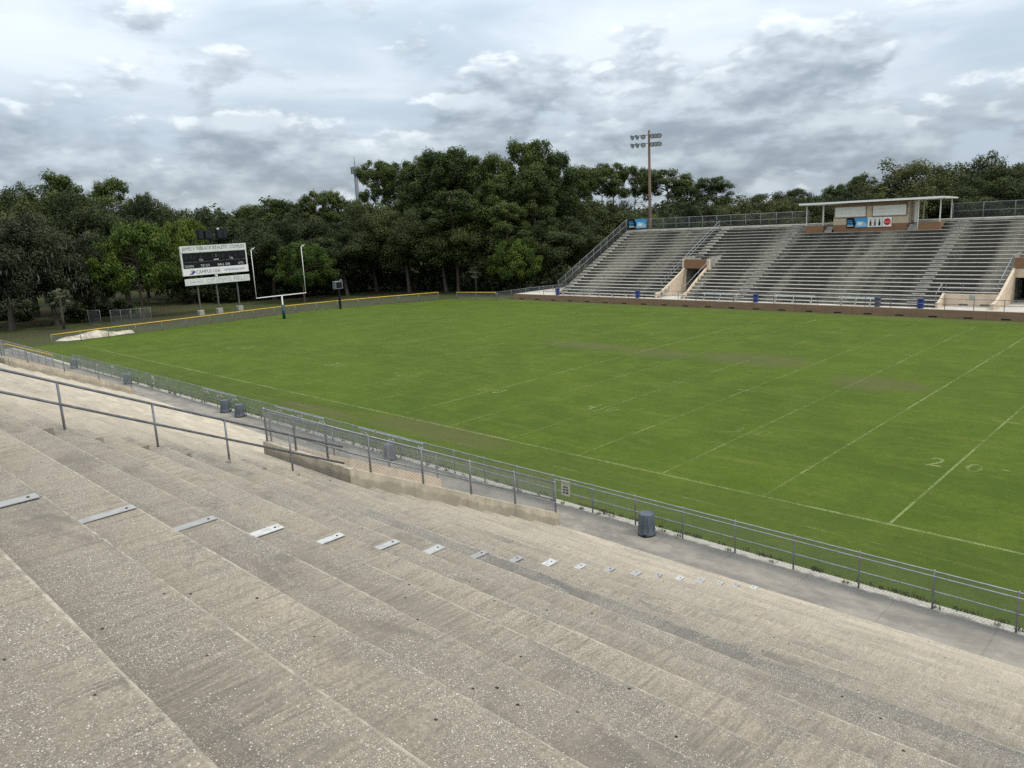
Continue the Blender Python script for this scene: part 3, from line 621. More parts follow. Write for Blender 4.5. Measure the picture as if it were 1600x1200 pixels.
# ------------------------------------------------------------------ far stand
FY, FT, FZ, FR, NF = 55.3, 0.745, 1.0, 0.3566, 22
FWZ = 0.75
def fslope(y): return FZ + FR / FT * (y - FY)
far = thing('concrete_grandstand', 'far grandstand of pale concrete rows with dark mildew streaks and a press box on top', 'grandstand', (5, 60, 0))
def fstep(k, x0, x1):
    y = FY + FT * k; z = FZ + FR * k; m = MB(); zb = z - FR - 0.1
    b0 = m.add([(x0, y, zb), (x1, y, zb), (x1, y, z - 0.05), (x0, y, z - 0.05), (x0, y - 0.02, z - 0.045), (x1, y - 0.02, z - 0.045), (x1, y - 0.02, z), (x0, y - 0.02, z), (x0, y + FT + 0.05, z), (x1, y + FT + 0.05, z), (x0, y + FT + 0.05, zb), (x1, y + FT + 0.05, zb)])
    m.face([b0, b0 + 1, b0 + 2, b0 + 3], 1); m.face([b0 + 3, b0 + 2, b0 + 5, b0 + 4], 1); m.face([b0 + 4, b0 + 5, b0 + 6, b0 + 7], 0); m.face([b0 + 7, b0 + 6, b0 + 9, b0 + 8], 0)
    m.face([b0 + 1, b0 + 11, b0 + 9, b0 + 6, b0 + 5, b0 + 2], 0); m.face([b0, b0 + 3, b0 + 4, b0 + 7, b0 + 8, b0 + 10], 0); m.face([b0 + 8, b0 + 9, b0 + 11, b0 + 10], 0)
    return m.build('seating_row', [M['tread'], M['riser']], far)
FJ = [-34.9, -18.3, -7.75, 2.6, 11.1, 18.3, 32.0, 46.0]
for k in range(NF):
    y = FY + FT * k
    for a, c in zip(FJ[:-1], FJ[1:]):
        p, q = a + 0.01, c - 0.01
        if y < 61.3:
            if p < -15.2 and p > -18.4: p = -15.15
            if p > 18.0 and p < 22.0: p = 23.2
        if y < 56.9 and abs(a - 11.1) < 0.01: q = 13.5
        fstep(k, p, q)
    z = FZ + FR * k
    for xa, xb, kmin, mt in ((-34.85, -33.75, 0, 'tread'), (-18.6, -17.55, 9, 'tread'), (-8.35, -7.15, 0, 'block'), (10.55, 11.65, 0, 'block')):
        if k >= kmin:
            m = MB(); m.bevbox(xa, xb, y + FT - 0.38, y + FT + 0.01, z + 0.003, z + FR * 0.5, 0.012); m.build('half_step', M[mt], far)
m = MB(); m.box(-34.9, 46, FY + FT * NF, 75.5, FZ + FR * NF - 0.25, FZ + FR * NF); m.build('concourse_deck', M['tread'], far)
m = MB(); m.hexa([(-34.88, FY + 0.1, -0.1), (-34.68, FY + 0.1, -0.1), (-34.68, 75.5, -0.1), (-34.88, 75.5, -0.1)], [(-34.88, FY + 0.1, 0.7), (-34.68, FY + 0.1, 0.7), (-34.68, 75.5, 8.4), (-34.88, 75.5, 8.4)]); m.build('end_wall', M['block'], far)
fw = MB(); fw.box(-42, 60, 53.85, 75, -0.2, FWZ); o = fw.build('far_walkway', M['farwalk']); tag(o, kind='structure')
wl = thing('field_wall', 'low brown retaining wall with dark drain slots below the far stand', 'wall', (0, 53.7, 0))
x = -42.0
while x < 60:
    m = MB(); m.bevbox(x + 0.006, x + 5.99, 53.60, 53.85, -0.1, FWZ + 0.035, 0.01); m.build('wall_panel', M['brown'], wl)
    for xs in (x + 1.2, x + 4.2):
        m = MB(); m.box(xs, xs + 0.75, 53.585, 53.62, 0.05, 0.17); m.build('drain_slot', M['slot'], wl)
    x += 6.0
x = -58.0
# passages of the far stand
def tri_wall(x, y0, y1, t, mat, h=0.12, flare=0.0):
    m = MB(); n = 6
    for i in range(n):
        a, c = y0 + (y1 - y0) * i / n, y0 + (y1 - y0) * (i + 1) / n - 0.004
        za, zc = max(FWZ + 0.55, fslope(a) + h), max(FWZ + 0.55, fslope(c) + h)
        xa, xc = x + flare * (1 - i / n) ** 2, x + flare * (1 - (i + 1) / n) ** 2
        m.hexa([(xa, a, FWZ - 0.1), (xa + t, a, FWZ - 0.1), (xc + t, c, FWZ - 0.1), (xc, c, FWZ - 0.1)], [(xa, a, za), (xa + t, a, za), (xc + t, c, zc), (xc, c, zc)])
    return m.build('passage_wall', M[mat], far)
tri_wall(-18.45, 54.95, 61.6, 0.22, 'cream', 0.10, -0.25); tri_wall(-15.25, 54.95, 61.6, 0.2, 'cream', 0.16, 0.55)
m = MB(); m.bevbox(-18.4, -15.05, 61.4, 61.7, 3.95, 5.10, 0.02); m.build('passage_lintel', M['lintel'], far)
m = MB(); m.box(-18.5, -14.95, 64.5, 64.7, 0.5, 5.4); m.build('passage_dark_sheet', M['slot'], far)  # near-black sheet standing in for the dark of the tunnel
for xa, xb, ya, yb in ((-18.75, -18.5, 61.72, 64.48), (-14.95, -14.7, 61.72, 64.48), (18.0, 18.2, 61.92, 65.98), (23.4, 23.6, 61.92, 65.98)):
    m = MB(); m.box(xa, xb, ya, yb, 0.5, 5.4); m.build('tunnel_wall', M['block'], far)
m = MB(); m.bevbox(-15.1, -14.75, 61.35, 61.7, 3.6, 5.15, 0.02); m.build('passage_pier', M['cream'], far)
m = MB(); m.bevbox(-18.72, -18.42, 61.38, 61.7, FWZ, 5.15, 0.02); m.build('passage_pier', M['cream'], far)
tri_wall(18.2, 54.95, 61.8, 0.25, 'cream', 0.10, -0.2); tri_wall(23.1, 54.95, 61.8, 0.22, 'cream', 0.16, 0.0)
m = MB(); m.bevbox(18.3, 23.3, 61.55, 61.85, 4.08, 5.14, 0.02); m.build('passage_lintel', M['lintel'], far)
m = MB(); m.bevbox(18.32, 23.28, 61.60, 61.90, 3.2, 4.08, 0.02); m.build('passage_header', M['cream'], far)
text('entrance_letter', 'C', 1.1, 1.6, 0.14, 0.74, M['black'], far, (18.3, 61.592, 3.2), (1, 0, 0))
m = MB(); m.box(18.2, 23.3, 66, 66.2, 0.5, 5.6); m.build('passage_dark_sheet', M['slot'], far)  # tunnel darkness painted as a near-black sheet here too
# wheelchair platform recess
m = MB(); m.bevbox(13.5, 18.15, 56.95, 57.15, FWZ - 0.1, 1.95, 0.02); m.build('platform_wall', M['cream'], far)
tri_wall(13.35, 54.95, 57.1, 0.2, 'cream', 0.15)
for xs in (14.9, 16.7):
    m = MB(); m.box(xs, xs + 0.75, 56.93, 56.96, FWZ + 0.12, FWZ + 0.26); m.build('drain_slot', M['slot'], far)
m = MB(); m.bevbox(15.75, 16.2, 56.925, 56.945, 1.42, 1.86, 0.004); m.build('wall_notice', M['fadedink'], far)

fence('platform_rail', 'two-rail pipe guard above the cream wall of the platform near the right edge', [(13.6, 57.2, 1.95), (18.0, 57.2, 1.95)], 0.95, 1.45, 'railing', rails=(1.0, 0.5), mesh=False, pr=0.025)
fence('aisle_rail', 'sloped pipe handrail with mesh beside the aisle above the far left passage', [(-19.0, 56.9, fslope(56.9)), (-19.0, 71.5, fslope(71.5))], 0.95, 2.3, 'railing', rails=(1.0, 0.5), mesh=False, pr=0.03, rr=0.04)
fence('aisle_rail', 'short sloped pipe handrail crossing in front of the brown lintel of the far left passage', [(-14.9, 55.9, fslope(55.9)), (-14.9, 62.3, fslope(62.3))], 0.95, 3.2, 'railing', rails=(1.0,), mesh=False, pr=0.03, rr=0.042)
fence('aisle_rail', 'sloped pipe handrail beside the cream passage wall at the right edge', [(18.0, 57.2, fslope(57.2)), (18.0, 62.4, fslope(62.4))], 0.95, 2.6, 'railing', rails=(1.0,), mesh=False, pr=0.03, rr=0.045)
fence('aisle_rail', 'short pipe handrail by the low cream wall left of the right-hand platform', [(13.2, 55.5, fslope(55.5)), (13.2, 57.4, fslope(57.4))], 0.95, 1.9, 'railing', rails=(1.0,), mesh=False, pr=0.03, rr=0.042)
fence('aisle_rail', 'short pipe handrail at the low cream wall right of the far left passage', [(-12.8, 55.3, fslope(55.3)), (-12.8, 56.9, fslope(56.9))], 0.95, 1.6, 'railing', rails=(1.0,), mesh=False, pr=0.03, rr=0.042)
fence('front_fence', 'low pipe and mesh fence along the front edge of the far walkway', [(-36.5, 53.95, FWZ), (46, 53.95, FWZ)], 1.05, 2.4, rails=(1.0, 0.5), pitch=0.16, wire=0.0024, pm='darkpipe', wm='darkwire', pr=0.032, rr=0.026)
fence('end_fence', 'tall chain link fence stepping up the left end of the far stand', [(-34.95, 55.4, fslope(55.4)), (-34.95, 71.75, fslope(71.75))], 1.55, 1.75, rails=(1.0, 0.5), pitch=0.14, wire=0.0065, wm='darkwire', pr=0.032, rr=0.028)
zt = FZ + FR * NF
fence('top_fence', 'tall chain link fence along the top of the far stand left of the press box', [(-34.95, 71.9, zt), (-6.6, 71.9, zt)], 1.62, 2.2, rails=(1.0, 0.5), pitch=0.14, wire=0.0065, wm='darkwire', pr=0.036, rr=0.028)
fence('top_fence', 'tall chain link fence along the top of the far stand right of the press box', [(9.9, 71.9, zt), (46, 71.9, zt)], 1.70, 2.9, rails=(1.0, 0.5), pitch=0.14, wire=0.0065, wm='darkwire', pr=0.036, rr=0.028)
for x, lab in ((-34.3, 'blue trash barrel at the left end of the far walkway'), (-20.9, 'blue trash barrel on the far walkway left of the cream passage wall'), (-4.9, 'blue trash barrel on the far walkway left of the two long benches'), (8.2, 'slate blue trash barrel on the far walkway at the end of a bench'), (12.2, 'bright blue trash barrel on the far walkway left of the right-hand platform')):
    t = thing('trash_barrel', lab, 'trash can', (x, 54.45, FWZ), 'blue barrels on the far walkway')
    m = MB(); m.lathe([(0.25, 0), (0.27, 0.03), (0.285, 0.45), (0.30, 0.46), (0.295, 0.50), (0.31, 0.86), (0.325, 0.87), (0.325, 0.91), (0.29, 0.91), (0.27, 0.60)], 20)
    m.build('body', M['blue'] if x != 8.2 else M['bin'], t, (0, 0, 0))
    m = MB(); m.lathe([(0.327, 0.865), (0.332, 0.87), (0.332, 0.915), (0.327, 0.92)], 20); m.build('rim', M['navy'], t, (0, 0, 0))
for x0, x1, bk, lab in ((-33.9, -28.6, False, 'white plank bench at the left end of the far walkway'), (-27.6, -22.6, False, 'white plank bench on the far walkway, second from the left'), (-12.0, -7.2, True, 'white bench with backrest on the far walkway right of the cream passage'), (-3.1, 1.6, True, 'white bench with backrest on the far walkway left of the slate blue barrel'), (4.1, 7.7, True, 'white bench with backrest ending at the slate blue barrel')):
    bench((x0, 54.75, FWZ), x1 - x0, lab, 'white benches on the far walkway', back=bk)

# press box
pb = thing('press_box', 'tan press box with two white shutters under a flat roof atop the far stand', 'press box', (1.5, 70, 7.5))
PX0, PX1, PY0, PY1 = -2.72, 5.78, 70.0, 73.2
m = MB(); m.box(PX0, PX1, PY0, PY1, 7.4, 8.63); m.build('base_wall', M['lintel'], pb)
n = 26
for i in range(n):
    a = PX0 + (PX1 - PX0) * i / n; c = PX0 + (PX1 - PX0) * (i + 1) / n
    for z0, z1, mt in ((8.63, 9.62 if not (0.9 < (a + c) / 2 < 2.0) else 10.72, 'tan'), (10.72, 11.08, 'trim_and_shade')):  # top boards browned: roof shadow put into their colour
        m = MB(); m.bevbox(a + 0.004, c - 0.004, PY0 + 0.01, PY0 + 0.10, z0, z1, 0.006); m.build('siding_board', M[mt], pb)
m = MB(); m.box(PX0 + 0.02, PX1 - 0.02, PY0 + 0.11, PY1, 8.6, 11.1); m.build('wall', M['tan'], pb)
for i in range(9):
    y0 = PY0 + (PY1 - PY0) * i / 9; m = MB(); m.bevbox(PX1 - 0.015, PX1 + 0.05, y0 + 0.004, y0 + (PY1 - PY0) / 9 - 0.004, 8.6, 11.08, 0.006); m.build('siding_board', M['tan'], pb)
for sx0, sx1 in ((-2.55, 1.08), (1.88, 5.58)):
    sh = MB(); sh.box(sx0, sx1, PY0 - 0.02, PY0 + 0.11, 9.54, 10.72); so = sh.build('shutter', M['shutter'], pb)
    for i in range(3):
        z = 9.56 + 0.386 * i; m = MB(); m.bevbox(sx0 + 0.03, sx1 - 0.03, PY0 - 0.045, PY0 - 0.023, z, z + 0.38, 0.004); q = m.build('slat', M['shutter'], so, (0, 0, 0))
    m = MB(); m.box(sx0 - 0.07, sx1 + 0.07, PY0 - 0.06, PY0 - 0.005, 9.44, 9.535); m.box(sx0 - 0.07, sx0 - 0.01, PY0 - 0.06, PY0 - 0.005, 9.54, 10.75); m.box(sx1 + 0.01, sx1 + 0.07, PY0 - 0.06, PY0 - 0.005, 9.54, 10.75); m.build('frame', M['trim_and_shade'], so, (0, 0, 0))
m = MB(); m.hexa([(-6.65, 68.9, 11.22), (9.75, 68.9, 11.22), (9.75, 74.2, 11.10), (-6.65, 74.2, 11.10)], [(-6.65, 68.9, 11.40), (9.75, 68.9, 11.40), (9.75, 74.2, 11.26), (-6.65, 74.2, 11.26)]); m.build('roof', M['roof'], pb)
m = MB(); m.box(-6.6, 9.7, 68.87, 68.896, 11.20, 11.42); m.build('fascia', M['white'], pb)
for x, y in ((-5.95, 69.75), (-5.3, 73.0), (-3.85, 69.75), (6.95, 69.75), (9.2, 69.75), (9.45, 73.0), (6.6, 72.8)):
    m = MB(); m.bevbox(x - 0.055, x + 0.055, y - 0.055, y + 0.055, 7.6, 11.2, 0.01); m.build('roof_post', M['roof'], pb)
for xa, xb in ((-6.05, -3.78), (7.05, 9.32)):
    m = MB(); m.bevbox(xa, xb, 69.62, 69.80, 7.3, 8.62, 0.015); m.bevbox(xb - 0.2, xb - 0.02, 69.81, 72.0, 7.3, 8.60, 0.015); m.build('side_parapet', M['lintel'], pb)
for xa, xb in ((-3.6, -2.8), (5.95, 6.9)):
    for i in range(3):
        m = MB(); m.bevbox(xa, xb, 69.55 + 0.3 * i, 70.6 + 0.3 * i, 7.4, 8.05 + 0.2 * i, 0.01); m.build('entry_step', M['block'], pb)
m = MB(); m.bevbox(6.15, 6.35, 71.0, 71.4, 8.6, 11.05, 0.02); m.build('downpipe', M['white'], pb)
def banner(name, label, x0, x1, z0, z1, y, base):
    t = thing(name, label, 'banner', ((x0 + x1) / 2, y, z0)); m = MB(); m.bevbox(x0, x1, y - 0.012, y + 0.012, z0, z1, 0.004); m.build('sheet', M[base], t); return t
def patch(t, name, poly, y, mat):
    m = MB(); q = m.add([(a, y, c) for a, c in poly]); m.face([q + i for i in range(len(poly))]); return m.build(name, M[mat], t)
def blue_banner(name, label, x0, x1, z0, z1, y):
    t = banner(name, label, x0, x1, z0, z1, y, 'cyan'); w, h = x1 - x0, z1 - z0; P = lambda a, c: (x0 + w * a, z0 + h * c); yf = y - 0.016
    patch(t, 'black_print', [P(0, 0), P(.40, 0), P(.46, .45), P(.36, 1), P(0, 1)], yf, 'black')
    patch(t, 'pale_print', [P(.46, .06), P(.99, .06), P(.99, .30), P(.80, .62), P(.52, .70)], yf, 'skyprint')
    patch(t, 'white_print', [P(.52, .30), P(.74, .22), P(.78, .48), P(.58, .56)], yf - 0.003, 'white')
    for i, (zz, e) in enumerate(((.68, .27), (.50, .31), (.32, .30), (.14, .34))):
        patch(t, 'print_line', [P(.04, zz), P(e, zz), P(e, zz + .09), P(.04, zz + .09)], yf - 0.003, 'cyan' if i < 3 else 'boardwhite')
    return t
blue_banner('banner', 'blue and black banner hung on the press box front', -1.10, 1.32, 8.27, 9.41, PY0 - 0.09)
t = banner('banner', 'white banner with three bottles hung on the press box front', 1.36, 3.06, 8.27, 9.40, PY0 - 0.09, 'boardwhite')
for i, mt in enumerate(('cola', 'bin', 'lampdark')):
    x = 1.62 + 0.5 * i; s = [(-.11, .12), (.11, .12), (.12, .45), (.05, .62), (.045, .82), (-.045, .82), (-.05, .62), (-.12, .45)]
    patch(t, 'bottle_print', [(x + .09 + a, 8.27 + c * 1.13) for a, c in s], PY0 - 0.106, mt)
t = banner('banner', 'white square sign with a red disc on the press box front', 3.10, 4.06, 8.27, 9.38, PY0 - 0.09, 'white')
patch(t, 'red_disc', [(3.58 + .40 * math.cos(a * math.pi / 16), 8.83 + .40 * math.sin(a * math.pi / 16)) for a in range(32)], PY0 - 0.106, 'red')
text('disc_lettering', 'Coca-Cola', 3.26 - 3.58, 3.90 - 3.58, -0.07, 0.10, M['white'], t, (3.58, PY0 - 0.110, 8.83), (1, 0, 0), shear=0.3)
blue_banner('banner', 'blue and black banner on the top fence at the left corner of the far stand', -34.6, -31.3, zt + 0.30, zt + 1.66, 71.82)

# ------------------------------------------------------------------ light pole and mast
lp = thing('light_pole', 'tall brown pole with two rows of floodlights behind the far stand', 'light pole', (-33.4, 75.9, 0))
m = MB(); m.tube([(-33.4, 75.9, -0.3), (-33.4, 75.9, 23.6)], [0.30, 0.17], 14); m.build('pole', M['pole'], lp)
adir = Vector((0.86, 0.34, 0)).normalized(); out = Vector((0.30, -0.95, 0)).normalized()
for z in (22.9, 21.7):
    c = Vector((-33.4, 75.9, z)) + out * 0.26
    m = MB(); m.tube([c - adir * 2.45, c + adir * 1.8], 0.055, 6); m.build('crossarm', M['mast'], lp)
    for i in range(6):
        s = (-2.35, -1.6, -0.8, 0.58, 1.12, 1.66)[i]; p = c + adir * s + Vector((0, 0, -0.12)) + out * 0.05
        aim = (out * 0.8 + adir * (-0.75 if i < 2 else 0.15) + Vector((0, 0, -0.5))).normalized(); m = MB()
        m.tube([p - aim * 0.16, p - aim * 0.05, p + aim * 0.20, p + aim * 0.26], [0.12, 0.20, 0.37, 0.40], 14, 0); h = m.build('floodlight', M['mast'], lp)
        m = MB(); m.tube([p + aim * 0.255, p + aim * 0.275], [0.29, 0.29], 14); m.build('lens', M['glass'], h, (0, 0, 0))
        m = MB(); m.tube([p + Vector((0, 0, 0.14)), p - aim * 0.1], 0.035, 5); m.build('bracket', M['mast'], h, (0, 0, 0))
tw = thing('phone_mast', 'slim grey phone mast rising behind the trees left of the tall pines', 'mast', (-150, 103.5, 0))
m = MB(); m.tube([(-150, 103.5, -0.5), (-150, 103.5, 28.6)], [0.66, 0.50], 12); m.build('mast_tube', M['mast'], tw)
m = MB(); m.tube([(-150, 103.5, 28.6), (-150, 103.5, 31.2)], 0.09, 6); m.build('lightning_rod', M['mast'], tw)
for i in range(3):
    a = 2 * math.pi * i / 3 + 0.5; c, s = math.cos(a), math.sin(a)
    m = MB(); m.tube([(-150, 103.5, 27.6), (-150 + c * 1.0, 103.5 + s * 1.0, 27.6)], 0.07, 5); m.build('antenna_arm', M['mast'], tw)
    for e in (-0.4, 0.4):
        m = MB(); X, Y = -150 + c * 1.0 - s * e, 103.5 + s * 1.0 + c * e; m.bevbox(X - 0.14, X + 0.14, Y - 0.14, Y + 0.14, 26.6, 28.5, 0.03); m.build('antenna', M['mast'], tw)

# ------------------------------------------------------------------ scoreboard end
sb = thing('scoreboard', 'white framed scoreboard on three steel legs in front of the trees', 'scoreboard', (-73.7, 24.4, 0))
BX = -73.7
def slab(name, y0, y1, z0, z1, x, mat, th=0.12, parent=None):
    m = MB(); m.bevbox(x - th, x, y0, y1, z0, z1, 0.012); return m.build(name, M[mat], parent or sb, None if parent is None else (0, 0, 0))
for y in (21.5, 24.3, 27.5):
    m = MB(); m.bevbox(BX - 0.49, BX - 0.31, y - 0.09, y + 0.09, -0.2, 10.6, 0.015); m.build('leg', M['legsteel'], sb)
    m = MB(); m.bevbox(BX - 0.80, BX - 0.0, y - 0.36, y + 0.36, -0.2, 0.70, 0.04); m.build('footing', M['footing'], sb)
slab('cabinet', 19.5, 29.38, 5.70, 9.86, BX - 0.01, 'boardwhite', 0.26)
nb = slab('name_panel', 19.5, 29.38, 8.92, 9.88, BX + 0.05, 'boardwhite', 0.05)
slab('score_panel', 19.72, 29.16, 7.62, 8.86, BX + 0.04, 'black', 0.045); slab('status_panel', 19.72, 29.16, 6.74, 7.58, BX + 0.04, 'black', 0.045)
slab('sponsor_panel', 19.5, 29.38, 5.70, 6.68, BX + 0.05, 'white', 0.05)
slab('field_sign', 19.62, 29.40, 4.33, 5.27, BX + 0.05, 'boardwhite', 0.12)
A = (0, 1, 0)
text('lettering', 'JAMES F. NIBLACK ATHLETIC COMPLEX', 19.75, 29.15, 9.08, 9.72, M['ink'], sb, (BX + 0.056, 0, 0), A)
for s, a, c, z in (('DOWN', 19.9, 21.1, 6.86), ('TO GO', 22.2, 23.5, 6.86), ('BALL ON', 24.75, 26.55, 6.86), ('QTR.', 27.85, 28.75, 6.86)): text('lettering', s, a, c, z, z + 0.34, M['boardwhite'], sb, (BX + 0.045, 0, 0), A)
for a in (22.05, 26.6): text('lettering', 'TOL', a, a + 0.6, 7.70, 7.98, M['boardwhite'], sb, (BX + 0.045, 0, 0), A)
text('lettering', 'CAMPUS USA', 21.4, 25.0, 5.93, 6.42, M['navy'], sb, (BX + 0.056, 0, 0), A)
text('lettering', 'campususa.com', 25.6, 28.7, 5.95, 6.32, M['navy'], sb, (BX + 0.056, 0, 0), A, shear=0.3)
m = MB(); q = m.add([(BX + 0.056, 20.35, 5.88), (BX + 0.056, 20.9, 5.86), (BX + 0.056, 21.35, 6.2), (BX + 0.056, 21.1, 6.45), (BX + 0.056, 20.75, 6.08)]); m.face([q, q + 1, q + 2, q + 3, q + 4]); m.build('emblem', M['navy'], sb)
for i in range(3):
    m = MB(); z = 6.22 + 0.1 * i; q = m.add([(BX + 0.056, 20.55 + 0.1 * i, z), (BX + 0.056, 21.0, z), (BX + 0.056, 21.0, z + 0.05), (BX + 0.056, 20.6 + 0.1 * i, z + 0.05)]); m.face([q, q + 1, q + 2, q + 3]); m.build('emblem', M['navy'], sb)
text('lettering', 'CITIZENS FIELD', 22.7, 29.05, 4.52, 5.08, M['fadedink'], sb, (BX + 0.056, 0, 0), A)
for y in (19.95, 20.35, 22.15):
    m = MB(); m.box(BX + 0.052, BX + 0.056, y, y + 0.06, 4.5, 5.1); m.build('faded_emblem', M['fadedink'], sb)
m = MB(); m.box(BX + 0.052, BX + 0.056, 20.5, 22.0, 4.72, 4.82); m.build('faded_emblem', M['fadedink'], sb)
for y in (20.05, 20.75, 21.3, 22.2, 23.95, 24.95, 25.5, 26.5, 27.4, 28.5):
    m = MB(); w = 0.34; m.box(BX + 0.042, BX + 0.050, y, y + w, 8.02, 8.55); m.build('digit_window', M['lampdark'], sb)
for z in (8.2, 8.42):
    m = MB(); m.box(BX + 0.042, BX + 0.052, 24.55, 24.63, z, z + 0.08); m.build('clock_colon', M['boardwhite'], sb)
text('lettering', 'HEAT', 24.3, 24.95, 7.72, 7.86, M['boardwhite'], sb, (BX + 0.045, 0, 0), A) if False else None
m = MB(); m.box(BX + 0.042, BX + 0.050, 24.2, 24.95, 7.74, 7.84); m.build('status_light', M['boardwhite'], sb)
m = MB(); m.bevbox(BX - 0.9, BX + 0.45, 20.8, 27.95, 10.62, 10.74, 0.01); m.build('speaker_platform', M['black'], sb)
for y in (21.2, 24.2, 27.4):
    m = MB(); m.tube([(BX - 0.3, y, 9.8), (BX - 0.3, y, 10.65)], 0.07, 6); m.build('platform_strut', M['black'], sb)
for y0, y1, z1, x in ((22.45, 23.25, 12.05, -0.05), (23.35, 24.55, 11.82, 0.12), (25.15, 26.0, 12.0, 0.12), (26.1, 26.75, 12.15, -0.05)):
    sp_ = MB(); sp_.bevbox(BX + x - 0.6, BX + x, y0, y1, 10.74, z1, 0.03); o = sp_.build('speaker', M['black'], sb)
    m = MB(); m.bevbox(BX + x + 0.002, BX + x + 0.02, y0 + 0.06, y1 - 0.06, 10.82, z1 - 0.08, 0.006); m.build('grille', M['bindark'], o, (0, 0, 0))
m = MB(); m.bevbox(BX - 0.1, BX + 0.15, 25.25, 25.5, 12.0, 12.2, 0.02); m.build('camera_box', M['white'], sb)
m = MB(); m.bevbox(BX - 0.2, BX + 0.06, 24.15, 24.5, 5.33, 5.62, 0.02); m.build('junction_box', M['boardwhite'], sb)

gp = thing('goal_post', 'white football goal post with green padded base at the far end of the field', 'goal post', (-55.7, 24.38, 0))
m = MB(); m.tube([(-55.7, 24.38, -0.2), (-55.7, 24.38, 2.98)], 0.085, 12); m.build('base_post', M['white'], gp)
m = MB(); m.tube([(-55.7, 24.38, 0.0), (-55.7, 24.38, 1.82)], 0.20, 14); m.build('pad', M['pad'], gp)
m = MB(); m.tube([(-55.7, 20.80, 3.05), (-55.7, 27.97, 3.05)], 0.065, 10); m.build('crossbar', M['white'], gp)
for y in (20.83, 27.94):
    m = MB(); m.tube([(-55.7, y, 2.98), (-55.7, y, 9.15)], 0.040, 10); u = m.build('upright', M['white'], gp)
    m = MB(); q = m.add([(-55.7, y, 9.12), (-55.7, y + 0.35, 9.2 - 0.02), (-55.7, y + 0.6, 9.45), (-55.7, y + 0.25, 9.32)]); m.face([q, q + 1, q + 2, q + 3])
    m.hexa([(-55.69, y, 9.10), (-55.69, y + 0.02, 9.10), (-55.71, y + 0.02, 9.10), (-55.71, y, 9.10)], [(-55.69, y + 0.16, 9.42), (-55.69, y + 0.18, 9.42), (-55.71, y + 0.18, 9.42), (-55.71, y + 0.16, 9.42)]); m.build('wind_ribbon', M['boardwhite'], u, (0, 0, 0))
ck = thing('field_speaker', 'grey boxed loudspeaker on a black post in front of the yellow capped fence', 'speaker', (-58.4, 34.9, 0))
m = MB(); m.bevbox(-58.52, -58.28, 34.72, 34.96, -0.2, 2.85, 0.02); m.build('post', M['black'], ck)
m = MB(); m.bevbox(-58.95, -58.25, 34.25, 35.50, 2.85, 3.97, 0.05); m.build('cabinet', M['mast'], ck)
m = MB(); m.bevbox(-58.249, -58.225, 34.42, 35.33, 3.02, 3.80, 0.008); m.build('grille', M['black'], ck)
m = MB(); m.bevbox(-58.45, -58.2, 35.2, 35.35, 3.97, 4.2, 0.02); m.build('bracket', M['galv'], ck)
yf = [(-60.2, -1.7, 0), (-60.7, 3.3, 0), (-60.6, 9, 0), (-60.6, 14, 0), (-60.9, 23.2, 0), (-60.6, 29.6, 0), (-59.2, 35.4, 0), (-56.6, 42.5, 0), (-53.6, 49.2, 0)]
fence('yellow_capped_fence', 'long chain link fence with a yellow cap running behind the goal post', yf, 1.08, 3.0, rails=(), cap='yellow', pitch=0.12, wire=0.0042, pr=0.04, wm='wire')
fence('yellow_capped_fence', 'short yellow capped fence right of the gateway at the far corner', [(-50.6, 50.2, 0), (-43.9, 51.9, 0)], 1.05, 3.3, rails=(), cap='yellow', pitch=0.12, wire=0.006, pr=0.045)
fence('corner_fence', 'plain chain link fence from the far corner to the left end of the far stand', [(-43.8, 52.1, 0), (-41.2, 56.2, 0.3), (-36.0, 58.5, 0.7)], 1.15, 2.0, rails=(1.0,), pitch=0.13, wire=0.006)
fence('gate_panel', 'tall chain link gate panel standing behind the sand heap, left piece', [(-78.5, 7.9, 0), (-76.9, 8.9, 0)], 2.0, 1.9, 'gate', rails=(1.0, 0.03), pitch=0.13, wire=0.007, wm='darkwire')
fence('gate_panel', 'long tall chain link panel standing behind the sand heap, right piece', [(-73.2, 9.0, 0), (-70.6, 13.2, 0)], 2.1, 1.25, 'gate', rails=(1.0, 0.03), pitch=0.13, wire=0.007, wm='darkwire')
# sand heap
sh = MB(); nx, ny = 44, 14; rs = np.random.RandomState(3)
for j in range(ny + 1):
    for i in range(nx + 1):
        u_, v_ = i / nx * 2 - 1, j / ny * 2 - 1; e = max(0.0, 1 - u_ * u_ * (1 + 0.3 * math.sin(5 * u_)) - v_ * v_)
        z = 0.72 * e ** 0.8 * (0.75 + 0.25 * math.sin(u_ * 6 + 1)) + (rs.uniform(-0.05, 0.05) if e > 0 else 0) - 0.02
        sh.v.append((-63.6 + v_ * 1.7 + rs.uniform(-.05, .05) + 0.3 * u_, 3.6 + u_ * 4.3, z))
for j in range(ny):
    for i in range(nx): k = j * (nx + 1) + i; sh.face([k, k + 1, k + nx + 2, k + nx + 1], 0, True)
o = sh.build('sand_heap', M['sand']); tag(o, 'long low heap of pale sand behind the left end of the yellow capped fence', 'sand heap')

